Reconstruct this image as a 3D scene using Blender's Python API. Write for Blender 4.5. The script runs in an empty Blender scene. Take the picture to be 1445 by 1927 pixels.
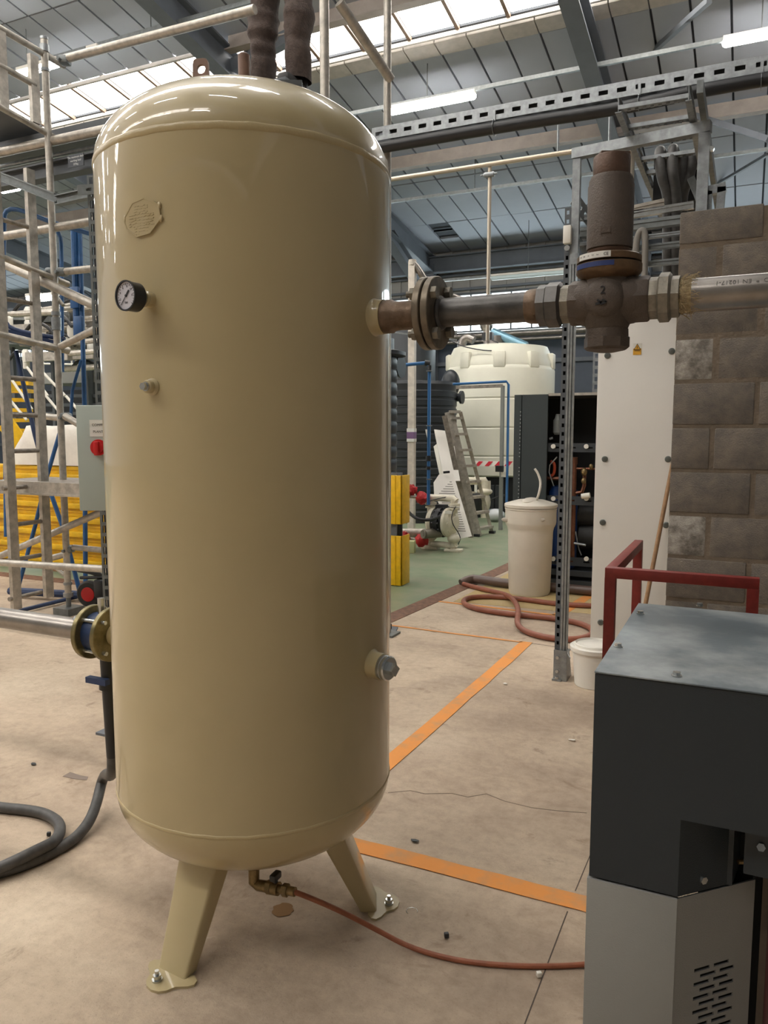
import bpy, math, random
from mathutils import Vector, Matrix
random.seed(7)
SC = bpy.context.scene
COL = SC.collection
# ---------------------------------------------------------------- camera
FPX = 1448.0; YAW = math.radians(25.3); PIT = math.radians(6.0); EYE = Vector((0, 0, 1.5))
cd = bpy.data.cameras.new('camera'); cam = bpy.data.objects.new('camera', cd); COL.objects.link(cam)
cd.sensor_fit = 'VERTICAL'; cd.sensor_height = 36; cd.lens = 36*FPX/1927; cd.clip_start = .05; cd.clip_end = 300
cam.location = EYE; cam.rotation_euler = (math.pi/2-PIT, 0, YAW); SC.camera = cam
# ---------------------------------------------------------------- world, exposure, lights
SC.view_settings.view_transform = 'Standard'; SC.view_settings.look = 'None'
SC.view_settings.gamma = 1; SC.view_settings.use_curve_mapping = False
SC.view_settings.exposure = 0.40
w = bpy.data.worlds.new('sky'); SC.world = w; w.use_nodes = True
w.node_tree.nodes['Background'].inputs[0].default_value = (.92, .95, 1, 1)
w.node_tree.nodes['Background'].inputs[1].default_value = 0.35
def area(name, loc, sx, sy, energy, color):
    l = bpy.data.lights.new(name, 'AREA'); l.shape = 'RECTANGLE'; l.size = sx; l.size_y = sy; l.energy = energy; l.color = color
    o = bpy.data.objects.new(name, l); COL.objects.link(o); o.location = loc
    return o
# emission of the rooflight panes; one strip seen, two unseen ones added for light
SKY_STRENGTH = 12.0
TUBE_STRENGTH = 42.0

# ---------------------------------------------------------------- pixel rays used to take real positions off the photograph
FW = Vector((-math.sin(YAW)*math.cos(PIT), math.cos(YAW)*math.cos(PIT), -math.sin(PIT)))
RT = Vector((math.cos(YAW), math.sin(YAW), 0)); UP = RT.cross(FW)
def ray(x, y): return FW+RT*((x-722.5)/FPX)+UP*((963.5-y)/FPX)
def P(x, y, d): return EYE+ray(x, y)*d
def G(x, y, z=0.0): r = ray(x, y); return EYE+r*((z-EYE.z)/r.z)
def YP(x, y, Y): r = ray(x, y); return EYE+r*(Y/r.y)
def XP(x, y, X): r = ray(x, y); return EYE+r*(X/r.x)
# ---------------------------------------------------------------- materials
MATS = {}
def mat(name, col, rough=.5, metal=0.0, var=0.0, scale=8.0, bump=0.0, bscale=60.0, col2=None, spec=.5, emit=None, estr=0, lo=.35, hi=.65, coat=0, det=5):
    if name in MATS: return MATS[name]
    m = bpy.data.materials.new(name); m.use_nodes = True; nt = m.node_tree; N = nt.nodes; Lk = nt.links
    b = N['Principled BSDF']; b.inputs['Roughness'].default_value = rough; b.inputs['Metallic'].default_value = metal
    b.inputs['Specular IOR Level'].default_value = spec; b.inputs['Coat Weight'].default_value = coat; b.inputs['Coat Roughness'].default_value = .035
    c = tuple(col)+(1,)
    b.inputs['Base Color'].default_value = c
    if var > 0 or col2 or bump > 0: tc = N.new('ShaderNodeTexCoord')
    if var > 0 or col2:
        n = N.new('ShaderNodeTexNoise'); n.inputs['Scale'].default_value = scale; n.inputs['Detail'].default_value = det; n.inputs['Roughness'].default_value = .6
        Lk.new(tc.outputs['Object'], n.inputs['Vector'])
        r = N.new('ShaderNodeValToRGB'); r.color_ramp.elements[0].position = lo; r.color_ramp.elements[1].position = hi
        d = tuple(max(0, x*(1-var)) for x in col)+(1,)
        r.color_ramp.elements[0].color = d
        r.color_ramp.elements[1].color = (tuple(col2)+(1,)) if col2 else tuple(min(1, x*(1+var)) for x in col)+(1,)
        Lk.new(n.outputs['Fac'], r.inputs['Fac']); Lk.new(r.outputs['Color'], b.inputs['Base Color'])
    if bump > 0:
        n2 = N.new('ShaderNodeTexNoise'); n2.inputs['Scale'].default_value = bscale; n2.inputs['Detail'].default_value = 4
        Lk.new(tc.outputs['Object'], n2.inputs['Vector'])
        bp = N.new('ShaderNodeBump'); bp.inputs['Strength'].default_value = bump; bp.inputs['Distance'].default_value = .01
        Lk.new(n2.outputs['Fac'], bp.inputs['Height']); Lk.new(bp.outputs['Normal'], b.inputs['Normal'])
    if emit: b.inputs['Emission Color'].default_value = tuple(emit)+(1,); b.inputs['Emission Strength'].default_value = estr
    MATS[name] = m; return m
def s(r, g, b):  # sRGB 0-255 to linear
    f = lambda v: (v/255/12.92) if v/255 <= .04045 else ((v/255+.055)/1.055)**2.4
    return (f(r), f(g), f(b))
cream = mat('cream_gloss_paint', s(186, 170, 130), .36, 0, .02, 5, .02, 50, spec=.4, coat=.7)
weldm = mat('cream_weld_seam', s(188, 171, 130), .3, 0, .02, 30, .12, 90)
galv = mat('galvanised_steel', s(150, 154, 156), .4, .7, .18, 25)
galvd = mat('galvanised_steel_dull', s(120, 124, 124), .5, .6, .15, 20)
alu = mat('scuffed_aluminium', s(178, 172, 162), .42, .55, .2, 18, .1, 90)
alud = mat('dull_aluminium', s(140, 132, 122), .5, .45, .25, 22)
zinc = mat('bright_zinc', s(200, 202, 200), .25, .9, .1, 40)
brass = mat('aged_brass', s(140, 120, 84), .45, .75, .2, 60)
passiv = mat('yellow_passivated_steel', s(128, 118, 84), .38, .75, .25, 30)
blksteel = mat('dark_mill_steel', s(88, 86, 84), .42, .55, .3, 14, .1, 80)
ruststeel = mat('brown_oxidised_steel', s(112, 94, 78), .5, .5, .35, 16, .2, 80)
flangem = mat('machined_flange_steel', s(118, 108, 94), .42, .6, .25, 20, .1, 60)
bronze = mat('brown_cast_bronze', s(84, 73, 64), .6, .1, .08, 50, .25, 260)
bronze2 = mat('reddish_bronze_cap', s(90, 68, 54), .5, .25, .15, 30, .15, 160)
ssteel = mat('stainless_pipe', s(146, 140, 134), .33, .8, .15, 12)
malle = mat('malleable_iron_fitting', s(128, 122, 110), .5, .5, .2, 40, .2, 120)
hemp = mat('hemp_fibre', s(166, 148, 114), .9, 0, .3, 60, .8, 200)
rubber = mat('black_rubber', s(42, 42, 42), .55, 0, .2, 20)
hosegrey = mat('grey_black_hose', s(72, 70, 68), .5, 0, .2, 30)
blackp = mat('black_plastic', s(34, 35, 37), .4)
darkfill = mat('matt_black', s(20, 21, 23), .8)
steelgrey = mat('grey_painted_steel', s(84, 88, 92), .55, 0, .08, 6)
purlinm = mat('dusty_purlin_steel', s(160, 150, 142), .65, 0, .1, 4)
whitep = mat('white_plastic', s(228, 224, 214), .45)
whitepan = mat('white_sheet', s(232, 228, 220), .4, 0, .015, 3)
bluep = mat('blue_paint', s(38, 84, 134), .45, 0, .15, 12)
dkblue = mat('dark_blue_paint', s(32, 52, 88), .5, 0, .15, 12)
bluepipe = mat('blue_water_pipe', s(44, 98, 150), .45)
yellow = mat('yellow_paint', s(220, 174, 18), .42, 0, .12, 9)
yellowg = mat('yellow_guard', s(228, 180, 10), .5, 0, .1, 20)
redp = mat('red_plastic', s(196, 30, 34), .4)
redox = mat('red_oxide_paint', s(122, 40, 34), .5, 0, .12, 30)
orange = mat('orange_line_paint', s(196, 146, 98), .8, 0, 0, 9, .1, 60, col2=s(222, 146, 72), lo=.32, hi=.52, det=12)
copper = mat('copper_pipe', s(118, 78, 60), .35, .7, .2, 20)
hosebrown = mat('brown_rubber_hose', s(142, 84, 64), .5, 0, .15, 14)
hosered = mat('red_brown_air_hose', s(150, 88, 60), .5, 0, .12, 30)
bluecyl = mat('blue_cylinder', s(18, 58, 116), .5)
cabdark = mat('dark_green_grey_cabinet', s(52, 60, 62), .5)
machdark = mat('anthracite_powder_coat', s(36, 45, 51), .42, 0, .04, 5, .15, 300)
machgrey = mat('light_grey_powder_coat', s(142, 142, 138), .42, 0, .03, 4, .12, 300)
machtop = mat('dusty_anthracite_top', s(80, 90, 96), .4, 0, 0, 3.6, .05, 80, col2=s(176, 180, 178), lo=.46, hi=.85, det=12)
boxgrey = mat('pale_grey_box', s(168, 178, 172), .5, 0, .02, 5)
tankw = mat('translucent_white_polyethylene', s(222, 220, 204), .5, 0, .03, 3)
brinem = mat('off_white_brine_tank', s(214, 206, 192), .5, 0, .03, 6)
tankb = mat('black_polyethylene', s(38, 42, 46), .45, 0, .1, 5)
pumpw = mat('white_pump_plastic', s(222, 214, 194), .5, 0, .06, 20)
wood = mat('broom_wood', s(156, 120, 86), .6, 0, .15, 30)
blockm = mat('dense_concrete_block', s(92, 87, 82), .95, 0, 0, 18, .5, 150, col2=s(124, 114, 102), lo=.25, hi=.75, det=12)
blockw = mat('whitened_concrete_block', s(108, 102, 94), .95, 0, 0, 22, .5, 150, col2=s(176, 170, 160), lo=.35, hi=.68, det=14)
mortar = mat('sandy_mortar', s(112, 100, 86), .95, 0, .15, 9, .6, 60)
ceilm = mat('ceiling_panel_grey', s(162, 167, 176), .8, 0, .03, 1.5)
ceilgap = mat('dark_ceiling_grid', s(70, 74, 80), .8)
roofst = mat('roof_steel', s(100, 105, 112), .6, 0, .08, 3)
trouser = mat('dark_brown_trousers', s(74, 62, 56), .9, 0, .2, 30, .5, 90)
boot = mat('dark_boots', s(34, 30, 28), .6)
jacket = mat('dark_work_jacket', s(46, 50, 60), .9)
skin = mat('skin', s(196, 150, 124), .6)
hairm = mat('dark_hair', s(40, 30, 24), .8)
ink = mat('black_ink', s(28, 28, 30), .6)
inkw = mat('white_ink', s(220, 222, 220), .6)
labelw = mat('white_label', s(225, 225, 220), .5)
labely = mat('amber_label', s(226, 168, 50), .5)
labelb = mat('blue_label', s(44, 60, 112), .5)
labelp = mat('purple_label', s(122, 92, 132), .5)
crackm = mat('crack_dark', s(120, 106, 92), .9)
foam = mat('pale_yellow_foam', s(226, 224, 168), .8)
sheetm = mat('white_polythene_sheet', s(226, 220, 208), .35, 0, .06, 6, .6, 14)
tubem = mat('fluorescent_tube_glow', (1, 1, 1), .5, emit=(1, .97, .93), estr=TUBE_STRENGTH)
tubedim = mat('unlit_diffuser_glow', s(190, 205, 205), .3, emit=(.85, 1, 1), estr=.08)  # faint emission painted into a fitting that is not lit
skym = mat('backlit_rooflight_sheet', (.8, .8, .8), .5, emit=(1, .95, .88), estr=SKY_STRENGTH)
winm = mat('daylit_window_glass', (.8, .85, .9), .2, emit=(.84, .97, 1), estr=7.0)
curbm = mat('rooflight_curb', s(176, 170, 162), .7, 0, .08, 8)
barm = mat('glazing_bar_brown', s(128, 108, 94), .7)
wallm = mat('far_cladding', s(160, 158, 152), .7, 0, .06, 2)
walld = mat('dark_blue_grey_cladding', s(76, 84, 96), .6, 0, .05, 3)

def concrete():
    m = bpy.data.materials.new('worn_concrete'); m.use_nodes = True; nt = m.node_tree; N = nt.nodes; K = nt.links; b = N['Principled BSDF']
    tc = N.new('ShaderNodeTexCoord')
    def noise(sc, det=6, rough=.6, dist=0):
        n = N.new('ShaderNodeTexNoise'); n.inputs['Scale'].default_value = sc; n.inputs['Detail'].default_value = det; n.inputs['Roughness'].default_value = rough; n.inputs['Distortion'].default_value = dist
        K.new(tc.outputs['Object'], n.inputs['Vector']); return n.outputs['Fac']
    def ramp(f, stops):
        r = N.new('ShaderNodeValToRGB'); e = r.color_ramp.elements
        e[0].position, e[0].color = stops[0][0], stops[0][1]+(1,); e[1].position, e[1].color = stops[-1][0], stops[-1][1]+(1,)
        for p_, c_ in stops[1:-1]: q = e.new(p_); q.color = c_+(1,)
        K.new(f, r.inputs['Fac']); return r.outputs['Color']
    def mix(kind, fac, a, c):
        x = N.new('ShaderNodeMix'); x.data_type = 'RGBA'; x.blend_type = kind
        if isinstance(fac, float): x.inputs[0].default_value = fac
        else: K.new(fac, x.inputs[0])
        K.new(a, x.inputs[6]); K.new(c, x.inputs[7]) if not isinstance(c, tuple) else setattr(x.inputs[7], 'default_value', c+(1,))
        return x.outputs[2]
    base = ramp(noise(1.1, 8, .62), [(.28, s(160, 143, 125)), (.5, s(192, 174, 152)), (.72, s(212, 196, 173))])
    fine = ramp(noise(22, 6, .7), [(.3, (.82, .81, .80)), (.6, (1, 1, 1))])
    speck = ramp(noise(160, 2, .5), [(.62, (1, 1, 1)), (.74, (.62, .6, .58))])
    c = mix('MULTIPLY', 1.0, base, fine); c = mix('MULTIPLY', .6, c, speck)
    # scuffs and stains with a shape of their own
    st = ramp(noise(3.3, 5, .7, 1.2), [(.60, (0, 0, 0)), (.72, (1, 1, 1))])
    c = mix('MIX', st, c, s(146, 126, 106))
    sc2 = ramp(noise(4.7, 7, .8, 2.0), [(.66, (0, 0, 0)), (.75, (.8, .8, .8))])
    c = mix('MIX', sc2, c, s(216, 204, 186))
    mp = N.new('ShaderNodeMapping'); mp.inputs['Scale'].default_value = (1.6, 2.9, 1); mp.inputs['Rotation'].default_value = (0, 0, .5); K.new(tc.outputs['Object'], mp.inputs['Vector'])
    n3 = N.new('ShaderNodeTexNoise'); n3.inputs['Scale'].default_value = 2.2; n3.inputs['Detail'].default_value = 10; n3.inputs['Roughness'].default_value = .7; n3.inputs['Distortion'].default_value = 1.6; K.new(mp.outputs['Vector'], n3.inputs['Vector'])
    c = mix('MULTIPLY', .6, c, ramp(n3.outputs['Fac'], [(.30, (.74, .70, .67)), (.47, (.97, .96, .95)), (.64, (1, 1, 1))]))
    c = mix('MULTIPLY', .8, c, ramp(noise(.55, 3, .5), [(.35, (.80, .76, .76)), (.6, (1, 1, 1))]))
    K.new(c, b.inputs['Base Color'])
    b.inputs['Roughness'].default_value = .72; b.inputs['Specular IOR Level'].default_value = .35
    bp = N.new('ShaderNodeBump'); bp.inputs['Strength'].default_value = .35; bp.inputs['Distance'].default_value = .01
    K.new(noise(45, 6, .7), bp.inputs['Height']); K.new(bp.outputs['Normal'], b.inputs['Normal'])
    return m
concm = concrete()
greenm = mat('green_floor_paint', s(118, 134, 106), .42, 0, 0, 3.2, .15, 40, col2=s(146, 146, 122), lo=.38, hi=.72, det=12)
brownm = mat('rusty_channel', s(116, 84, 66), .8, 0, .3, 20, .5, 50)
stainm = mat('ochre_stained_concrete', s(176, 152, 100), .75, 0, 0, 3, .3, 45, col2=s(190, 168, 124), lo=.35, hi=.65)

# ---------------------------------------------------------------- mesh builder
class M:
    def __init__(self): self.v = []; self.f = []
    def add(self, vs, fs):
        n = len(self.v); self.v += [Vector(a) for a in vs]; self.f += [tuple(n+i for i in q) for q in fs]; return self
    def box(self, c, sz, rot=None, bev=0):
        hx, hy, hz = sz[0]/2, sz[1]/2, sz[2]/2; c = Vector(c)
        if bev <= 0:
            vs = [Vector((x*hx, y*hy, z*hz)) for x in (-1, 1) for y in (-1, 1) for z in (-1, 1)]
            fs = [(0, 1, 3, 2), (4, 6, 7, 5), (0, 4, 5, 1), (2, 3, 7, 6), (0, 2, 6, 4), (1, 5, 7, 3)]
        else:
            import bmesh
            b = bmesh.new(); bmesh.ops.create_cube(b, size=1)
            for q in b.verts: q.co = Vector((q.co.x*sz[0], q.co.y*sz[1], q.co.z*sz[2]))
            bmesh.ops.bevel(b, geom=b.edges[:]+b.verts[:], offset=bev, segments=2, affect='EDGES', profile=.5)
            b.verts.index_update(); vs = [q.co.copy() for q in b.verts]; fs = [tuple(q.index for q in f.verts) for f in b.faces]; b.free()
        if rot is not None: vs = [rot @ q for q in vs]
        return self.add([q+c for q in vs], fs)
    def bb(self, a, b, bev=0):
        a = Vector(a); b = Vector(b); return self.box((a+b)/2, [abs(b[i]-a[i]) for i in range(3)], None, bev)
    def bar(self, p0, p1, w, h, up=(0, 0, 1)):
        p0 = Vector(p0); p1 = Vector(p1); d = (p1-p0); L = d.length; d.normalize(); u = Vector(up)
        if abs(d.dot(u)) > .98: u = Vector((0, 1, 0))
        sd = d.cross(u).normalized(); u = sd.cross(d).normalized()
        R = Matrix((sd, d, u)).transposed(); return self.box((p0+p1)/2, (w, L, h), R)
    def cyl(self, p0, p1, r, r2=None, n=14, caps=True):
        p0 = Vector(p0); p1 = Vector(p1); r2 = r if r2 is None else r2
        d = (p1-p0).normalized(); u = Vector((0, 0, 1)) if abs(d.z) < .9 else Vector((1, 0, 0))
        a = d.cross(u).normalized(); b = d.cross(a)
        vs = []
        for k in range(n):
            t = 2*math.pi*k/n; q = a*math.cos(t)+b*math.sin(t); vs += [p0+q*r, p1+q*r2]
        fs = [(2*k, 2*((k+1) % n), 2*((k+1) % n)+1, 2*k+1) for k in range(n)]
        if caps: fs += [tuple(2*k for k in range(n))[::-1], tuple(2*k+1 for k in range(n))]
        return self.add(vs, fs)
    def tube(self, pts, r, n=10, smooth=0):
        pts = [Vector(q) for q in pts]
        if smooth:
            for _ in range(smooth):
                o = [pts[0]]
                for i in range(len(pts)-1): a, b = pts[i], pts[i+1]; o += [a*.75+b*.25, a*.25+b*.75]
                o.append(pts[-1]); pts = o
        base = len(self.v); prev = None; T = len(pts)
        for i, q in enumerate(pts):
            d = (pts[min(i+1, T-1)]-pts[max(i-1, 0)]).normalized()
            if prev is None: u = Vector((0, 0, 1)) if abs(d.z) < .9 else Vector((1, 0, 0)); a = d.cross(u).normalized()
            else: a = (prev-d*prev.dot(d)).normalized()
            prev = a; b = d.cross(a)
            for k in range(n): t = 2*math.pi*k/n; self.v.append(q+(a*math.cos(t)+b*math.sin(t))*r)
        for i in range(T-1):
            for k in range(n): k2 = (k+1) % n; self.f.append((base+i*n+k, base+(i+1)*n+k, base+(i+1)*n+k2, base+i*n+k2))
        self.f.append(tuple(base+k for k in range(n))); self.f.append(tuple(base+(T-1)*n+k for k in range(n))[::-1]); return self
    def lathe(self, prof, c, axis=(0, 0, 1), n=48, close=True):  # prof: (radius, height along axis)
        d = Vector(axis).normalized(); u = Vector((1, 0, 0)) if abs(d.x) < .9 else Vector((0, 0, 1)); a = (u-d*u.dot(d)).normalized(); b = d.cross(a); c = Vector(c)
        base = len(self.v); m = len(prof)
        for r, h in prof:
            for k in range(n): t = 2*math.pi*k/n; self.v.append(c+d*h+(a*math.cos(t)+b*math.sin(t))*r)
        for i in range(m-1):
            for k in range(n): k2 = (k+1) % n; self.f.append((base+i*n+k, base+i*n+k2, base+(i+1)*n+k2, base+(i+1)*n+k))
        if close: self.f.append(tuple(base+k for k in range(n))[::-1]); self.f.append(tuple(base+(m-1)*n+k for k in range(n)))
        return self
    def prism(self, poly, ext):  # poly: list of points, ext: extrusion vector
        ext = Vector(ext); n = len(poly); vs = [Vector(q) for q in poly]; vs += [q+ext for q in vs[:n]]
        return self.add(vs, [tuple(range(n))[::-1], tuple(range(n, 2*n))]+[(k, (k+1) % n, n+(k+1) % n, n+k) for k in range(n)])
    def ell(self, c, r, n=16, m=10):
        c = Vector(c); base = len(self.v); r = (r, r, r) if not hasattr(r, '__len__') else r
        for i in range(1, m):
            p_ = math.pi*i/m
            for k in range(n): t = 2*math.pi*k/n; self.v.append(c+Vector((r[0]*math.sin(p_)*math.cos(t), r[1]*math.sin(p_)*math.sin(t), r[2]*math.cos(p_))))
        for i in range(m-2):
            for k in range(n): k2 = (k+1) % n; self.f.append((base+i*n+k, base+(i+1)*n+k, base+(i+1)*n+k2, base+i*n+k2))
        self.v += [c+Vector((0, 0, r[2])), c-Vector((0, 0, r[2]))]; t, bt = len(self.v)-2, len(self.v)-1
        for k in range(n): k2 = (k+1) % n; self.f.append((t, base+k, base+k2)); self.f.append((bt, base+(m-2)*n+k2, base+(m-2)*n+k))
        return self
    def hexa(self, p0, p1, r): return self.cyl(p0, p1, r, n=6)
    def slotted(self, p0, p1, h, th, pitch, slot, sh, up=(0, 0, 1)):  # plate with real slots between p0 and p1
        p0 = Vector(p0); p1 = Vector(p1); L = (p1-p0).length; d = (p1-p0)/L; u = Vector(up); u = (u-d*u.dot(d)).normalized()
        e = (h-sh)/2
        self.bar(p0+u*(h/2-e/2), p1+u*(h/2-e/2), th, e, up=u); self.bar(p0-u*(h/2-e/2), p1-u*(h/2-e/2), th, e, up=u)
        k = 0; x = 0
        n = max(1, int(L/pitch)); pitch = L/n
        for k in range(n+1):
            a = max(0, k*pitch-(pitch-slot)/2); b = min(L, k*pitch+(pitch-slot)/2)
            self.bar(p0+d*a, p0+d*b, th, sh+.0005, up=u)
        return self
def woff(o):
    v = Vector((0, 0, 0))
    while o is not None: v += o.location; o = o.parent
    return v
def part(name, mb, m, parent=None, label=None, kind=None, ang=35, shift=None):
    me = bpy.data.meshes.new(name); off = woff(parent) if parent else Vector((0, 0, 0))
    me.from_pydata([tuple(q-off) for q in mb.v], [], mb.f); me.validate(); me.materials.append(m)
    me.polygons.foreach_set('use_smooth', [True]*len(me.polygons)); me.set_sharp_from_angle(angle=math.radians(ang)); me.update()
    import bmesh
    b = bmesh.new(); b.from_mesh(me); bmesh.ops.recalc_face_normals(b, faces=b.faces); b.to_mesh(me); b.free()
    o = bpy.data.objects.new(name, me); COL.objects.link(o)
    if parent: o.parent = parent
    if label: o['label'] = label
    if kind: o['kind'] = kind
    return o
def tag(o, label, cat, group=None, kind=None):
    o['label'] = label; o['category'] = cat
    if group: o['group'] = group
    if kind: o['kind'] = kind
    return o
def thing(name, loc, label, cat, group=None):
    o = bpy.data.objects.new(name, None); COL.objects.link(o); o.location = Vector(loc); o.empty_display_size = .1
    return tag(o, label, cat, group)
def solo(name, mb, m, label, cat, group=None, ang=35, kind=None):
    # one-mesh thing whose origin sits at its own base
    xs = [q.x for q in mb.v]; ys = [q.y for q in mb.v]; zs = [q.z for q in mb.v]
    base = Vector(((min(xs)+max(xs))/2, (min(ys)+max(ys))/2, min(zs)))
    for q in mb.v: q -= base
    o = part(name, mb, m, ang=ang); o.location = base
    return tag(o, label, cat, group, kind)
def struct(name, mb, m, ang=35):
    o = part(name, mb, m, ang=ang); o['kind'] = 'structure'; return o
def text(name, body, size, loc, right, up, m, parent, extrude=.0006, align='CENTER'):
    cu = bpy.data.curves.new(name, 'FONT'); cu.body = body; cu.size = size; cu.extrude = extrude; cu.align_x = align; cu.align_y = 'CENTER'; cu.materials.append(m)
    cu.resolution_u = 3
    o = bpy.data.objects.new(name, cu); COL.objects.link(o)
    r = Vector(right).normalized(); u = Vector(up); u = (u-r*u.dot(r)).normalized(); n = r.cross(u)
    R = Matrix((r, u, n)).transposed().to_4x4(); R.translation = Vector(loc)-(woff(parent) if parent else Vector())
    o.parent = parent; o.matrix_local = R
    return o
def copy_tree(o, parent=None):
    c = o.copy(); COL.objects.link(c); c.parent = parent
    for ch in [q for q in bpy.data.objects if q.parent == o]: copy_tree(ch, c)
    return c
X = Vector((1, 0, 0)); Y = Vector((0, 1, 0)); Z = Vector((0, 0, 1))
# ================================================================ THE BUILDING
def roofz(y): return 7.46-.167*(y-12.35)
RIDGE = 2.0
YW = 19.9
fl = M().bb((-34, -14, -.12), (9, YW+.2, 0)); floor = struct('floor', fl, concm)
g = M(); gz = .003
g.prism([(-34, 5.35, 0), (-2.62, 5.62, 0), (-2.44, 7.9, 0), (-1.9, YW, 0), (-34, YW, 0)], (0, 0, gz)); part('green_floor_coating', g, greenm, floor)
g = M(); g.bar((-34, 5.24, .002), (-2.6, 5.55, .002), .16, .004); g.bar((-2.56, 5.4, .002), (-2.38, 7.9, .002), .16, .004); g.bar((-2.38, 7.9, .002), (-1.8, YW, .002), .16, .004)
part('rusty_floor_channel', g, brownm, floor)
g = M(); g.prism([(-2.3, 6.3, 0), (-1.25, 6.35, 0), (1.5, 6.4, 0), (1.5, 9.5, 0), (-2.2, 9.5, 0)], (0, 0, .0015)); part('stained_floor_patch', g, stainm, floor)
def line(a, b, wd):
    g = M(); a = Vector(a).to_3d() if len(a) == 2 else Vector(a); b = Vector(b); a.z = b.z = .002
    n = 10; d = (b-a); sd = Vector((-d.y, d.x, 0)).normalized()
    L = []; R = []
    for i in range(n+1):
        q = a+d*i/n; L.append(q+sd*(wd/2+random.uniform(-.004, .004))); R.append(q-sd*(wd/2+random.uniform(-.004, .004)))
    g.prism(L+R[::-1], (0, 0, .0015)); return part('orange_floor_line', g, orange, floor)
line((-1.42, 2.75, 0), (-1.37, 5.29, 0), .085)
line((-1.6, 2.36, 0), (-.30, 2.36, 0), .085)
line((-2.66, 5.31, 0), (-1.40, 5.27, 0), .025)
line((-2.5, 6.26, 0), (-1.28, 6.18, 0), .04)
line((-1.36, 6.15, 0), (-1.2, 7.6, 0), .09)
j = M(); j.bar((-.45, -4, .0004), (-.45, 2.30, .0004), .0035, .0012); j.bar((-.45, 2.42, .0004), (-.40, 5.2, .0004), .003, .0012); j.bar((-1.36, 5.28, .0004), (-.4, 5.2, .0004), .006, .0012); part('slab_joint', j, mat('joint_dark', s(84, 74, 66), .9), floor)
j = M()
for pts in ([(730, 1492), (772, 1488), (800, 1494), (850, 1493), (880, 1500), (915, 1494), (950, 1508), (1000, 1520), (1050, 1526), (1104, 1530)],):
    q = [G(*a) for a in pts]
    for a, b in zip(q, q[1:]): j.bar(a+Z*.0005, b+Z*.0005, .004, .001)
part('floor_crack', j, mat('crack_dark', s(112, 98, 84), .9), floor)

# ---- roof: slope seen above (eaves at the far wall, ridge behind the camera's head), mirrored slope behind
n_ = Vector((0, .167, 1)).normalized()
ceil = M().prism([(-22, RIDGE, roofz(RIDGE)+.12), (5, RIDGE, roofz(RIDGE)+.12), (5, YW+.1, roofz(YW)+.12), (-22, YW+.1, roofz(YW)+.12)], (0, 0, .15))
ceil.prism([(-22, RIDGE, roofz(RIDGE)+.12), (5, RIDGE, roofz(RIDGE)+.12), (5, -14, roofz(18)+.12), (-22, -14, roofz(18)+.12)], (0, 0, .15))
# openings for the rooflights are left by building the slab as the strips between them
ceil = M()
def roofstrip(g, y0, y1, mir=False, t0=.10, t1=.25):
    f = (lambda y: 2*RIDGE-y) if mir else (lambda y: y)
    g.add([(x, f(y), roofz(y)+t) for x in (-34, 9) for y in (y0, y1) for t in (t0, t1)], [(0, 1, 3, 2), (4, 6, 7, 5), (0, 4, 5, 1), (2, 3, 7, 6), (0, 2, 6, 4), (1, 5, 7, 3)])
for a, b in ((RIDGE, 2.8), (3.7, 10.86), (11.78, YW+.15)): roofstrip(ceil, a, b)
for a, b in ((RIDGE, 6.9), (7.9, 16)): roofstrip(ceil, a, b, True)
ceiling = struct('ceiling', ceil, ceilgap)
PX0, PW = -3.152, .53
rows = [(7.3, 9.25), (9.25, 10.84), (12.2, 14.0), (14.0, 16.02), (16.02, 18.08), (18.08, 19.82)]
cols = [PX0+PW*k for k in range(-34, 13)]
pm = {}
hole = set()
for y0, y1 in rows:
    me = None
    for x in cols:
        if y0 < 10 and x > -5: continue
        if y0 == 18.08 and abs(x-(PX0-8*PW)) < .01:
            q = M().add([(x+.02, yy, roofz(yy)+t) for yy in (18.15, 19.0) for t in (.06,)]+[(x+PW-.02, yy, roofz(yy)+.06) for yy in (18.15, 19.0)], [(0, 1, 3, 2)])
            continue
        if me is None:
            q = M(); a, b = y0+.018, y1-.018
            q.add([(xx, yy, roofz(yy)+t) for xx in (.018, PW-.018) for yy in (a, b) for t in (.03, .09)], [(0, 1, 3, 2), (4, 6, 7, 5), (0, 4, 5, 1), (2, 3, 7, 6), (0, 2, 6, 4), (1, 5, 7, 3)])
            o = part('ceiling_panel', q, ceilm, ceiling); me = o.data; o.location.x = x
        else:
            o = bpy.data.objects.new('ceiling_panel', me); COL.objects.link(o); o.parent = ceiling; o.location.x = x
        o.location.z = random.uniform(-.008, .008)
q = M()
for k in range(2): q.add([(x, y, roofz(y)+t) for x in (PX0-8*PW+.02, PX0-7*PW-.02) for y in (18.5, 18.54) for t in (.02, .06)], [(0, 1, 3, 2), (4, 6, 7, 5), (0, 4, 5, 1), (2, 3, 7, 6), (0, 2, 6, 4), (1, 5, 7, 3)])
part('exposed_roof_rail', q, galvd, ceiling)
q = M()  # half panel below the missing one
x = PX0-8*PW; q.add([(xx, yy, roofz(yy)+t) for xx in (x+.018, x+PW-.018) for yy in (18.98, 19.8) for t in (.03, .09)], [(0, 1, 3, 2), (4, 6, 7, 5), (0, 4, 5, 1), (2, 3, 7, 6), (0, 2, 6, 4), (1, 5, 7, 3)])
part('ceiling_panel', q, ceilm, ceiling)
q = M()  # the rest of the panels, on the slope overhead and behind
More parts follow.
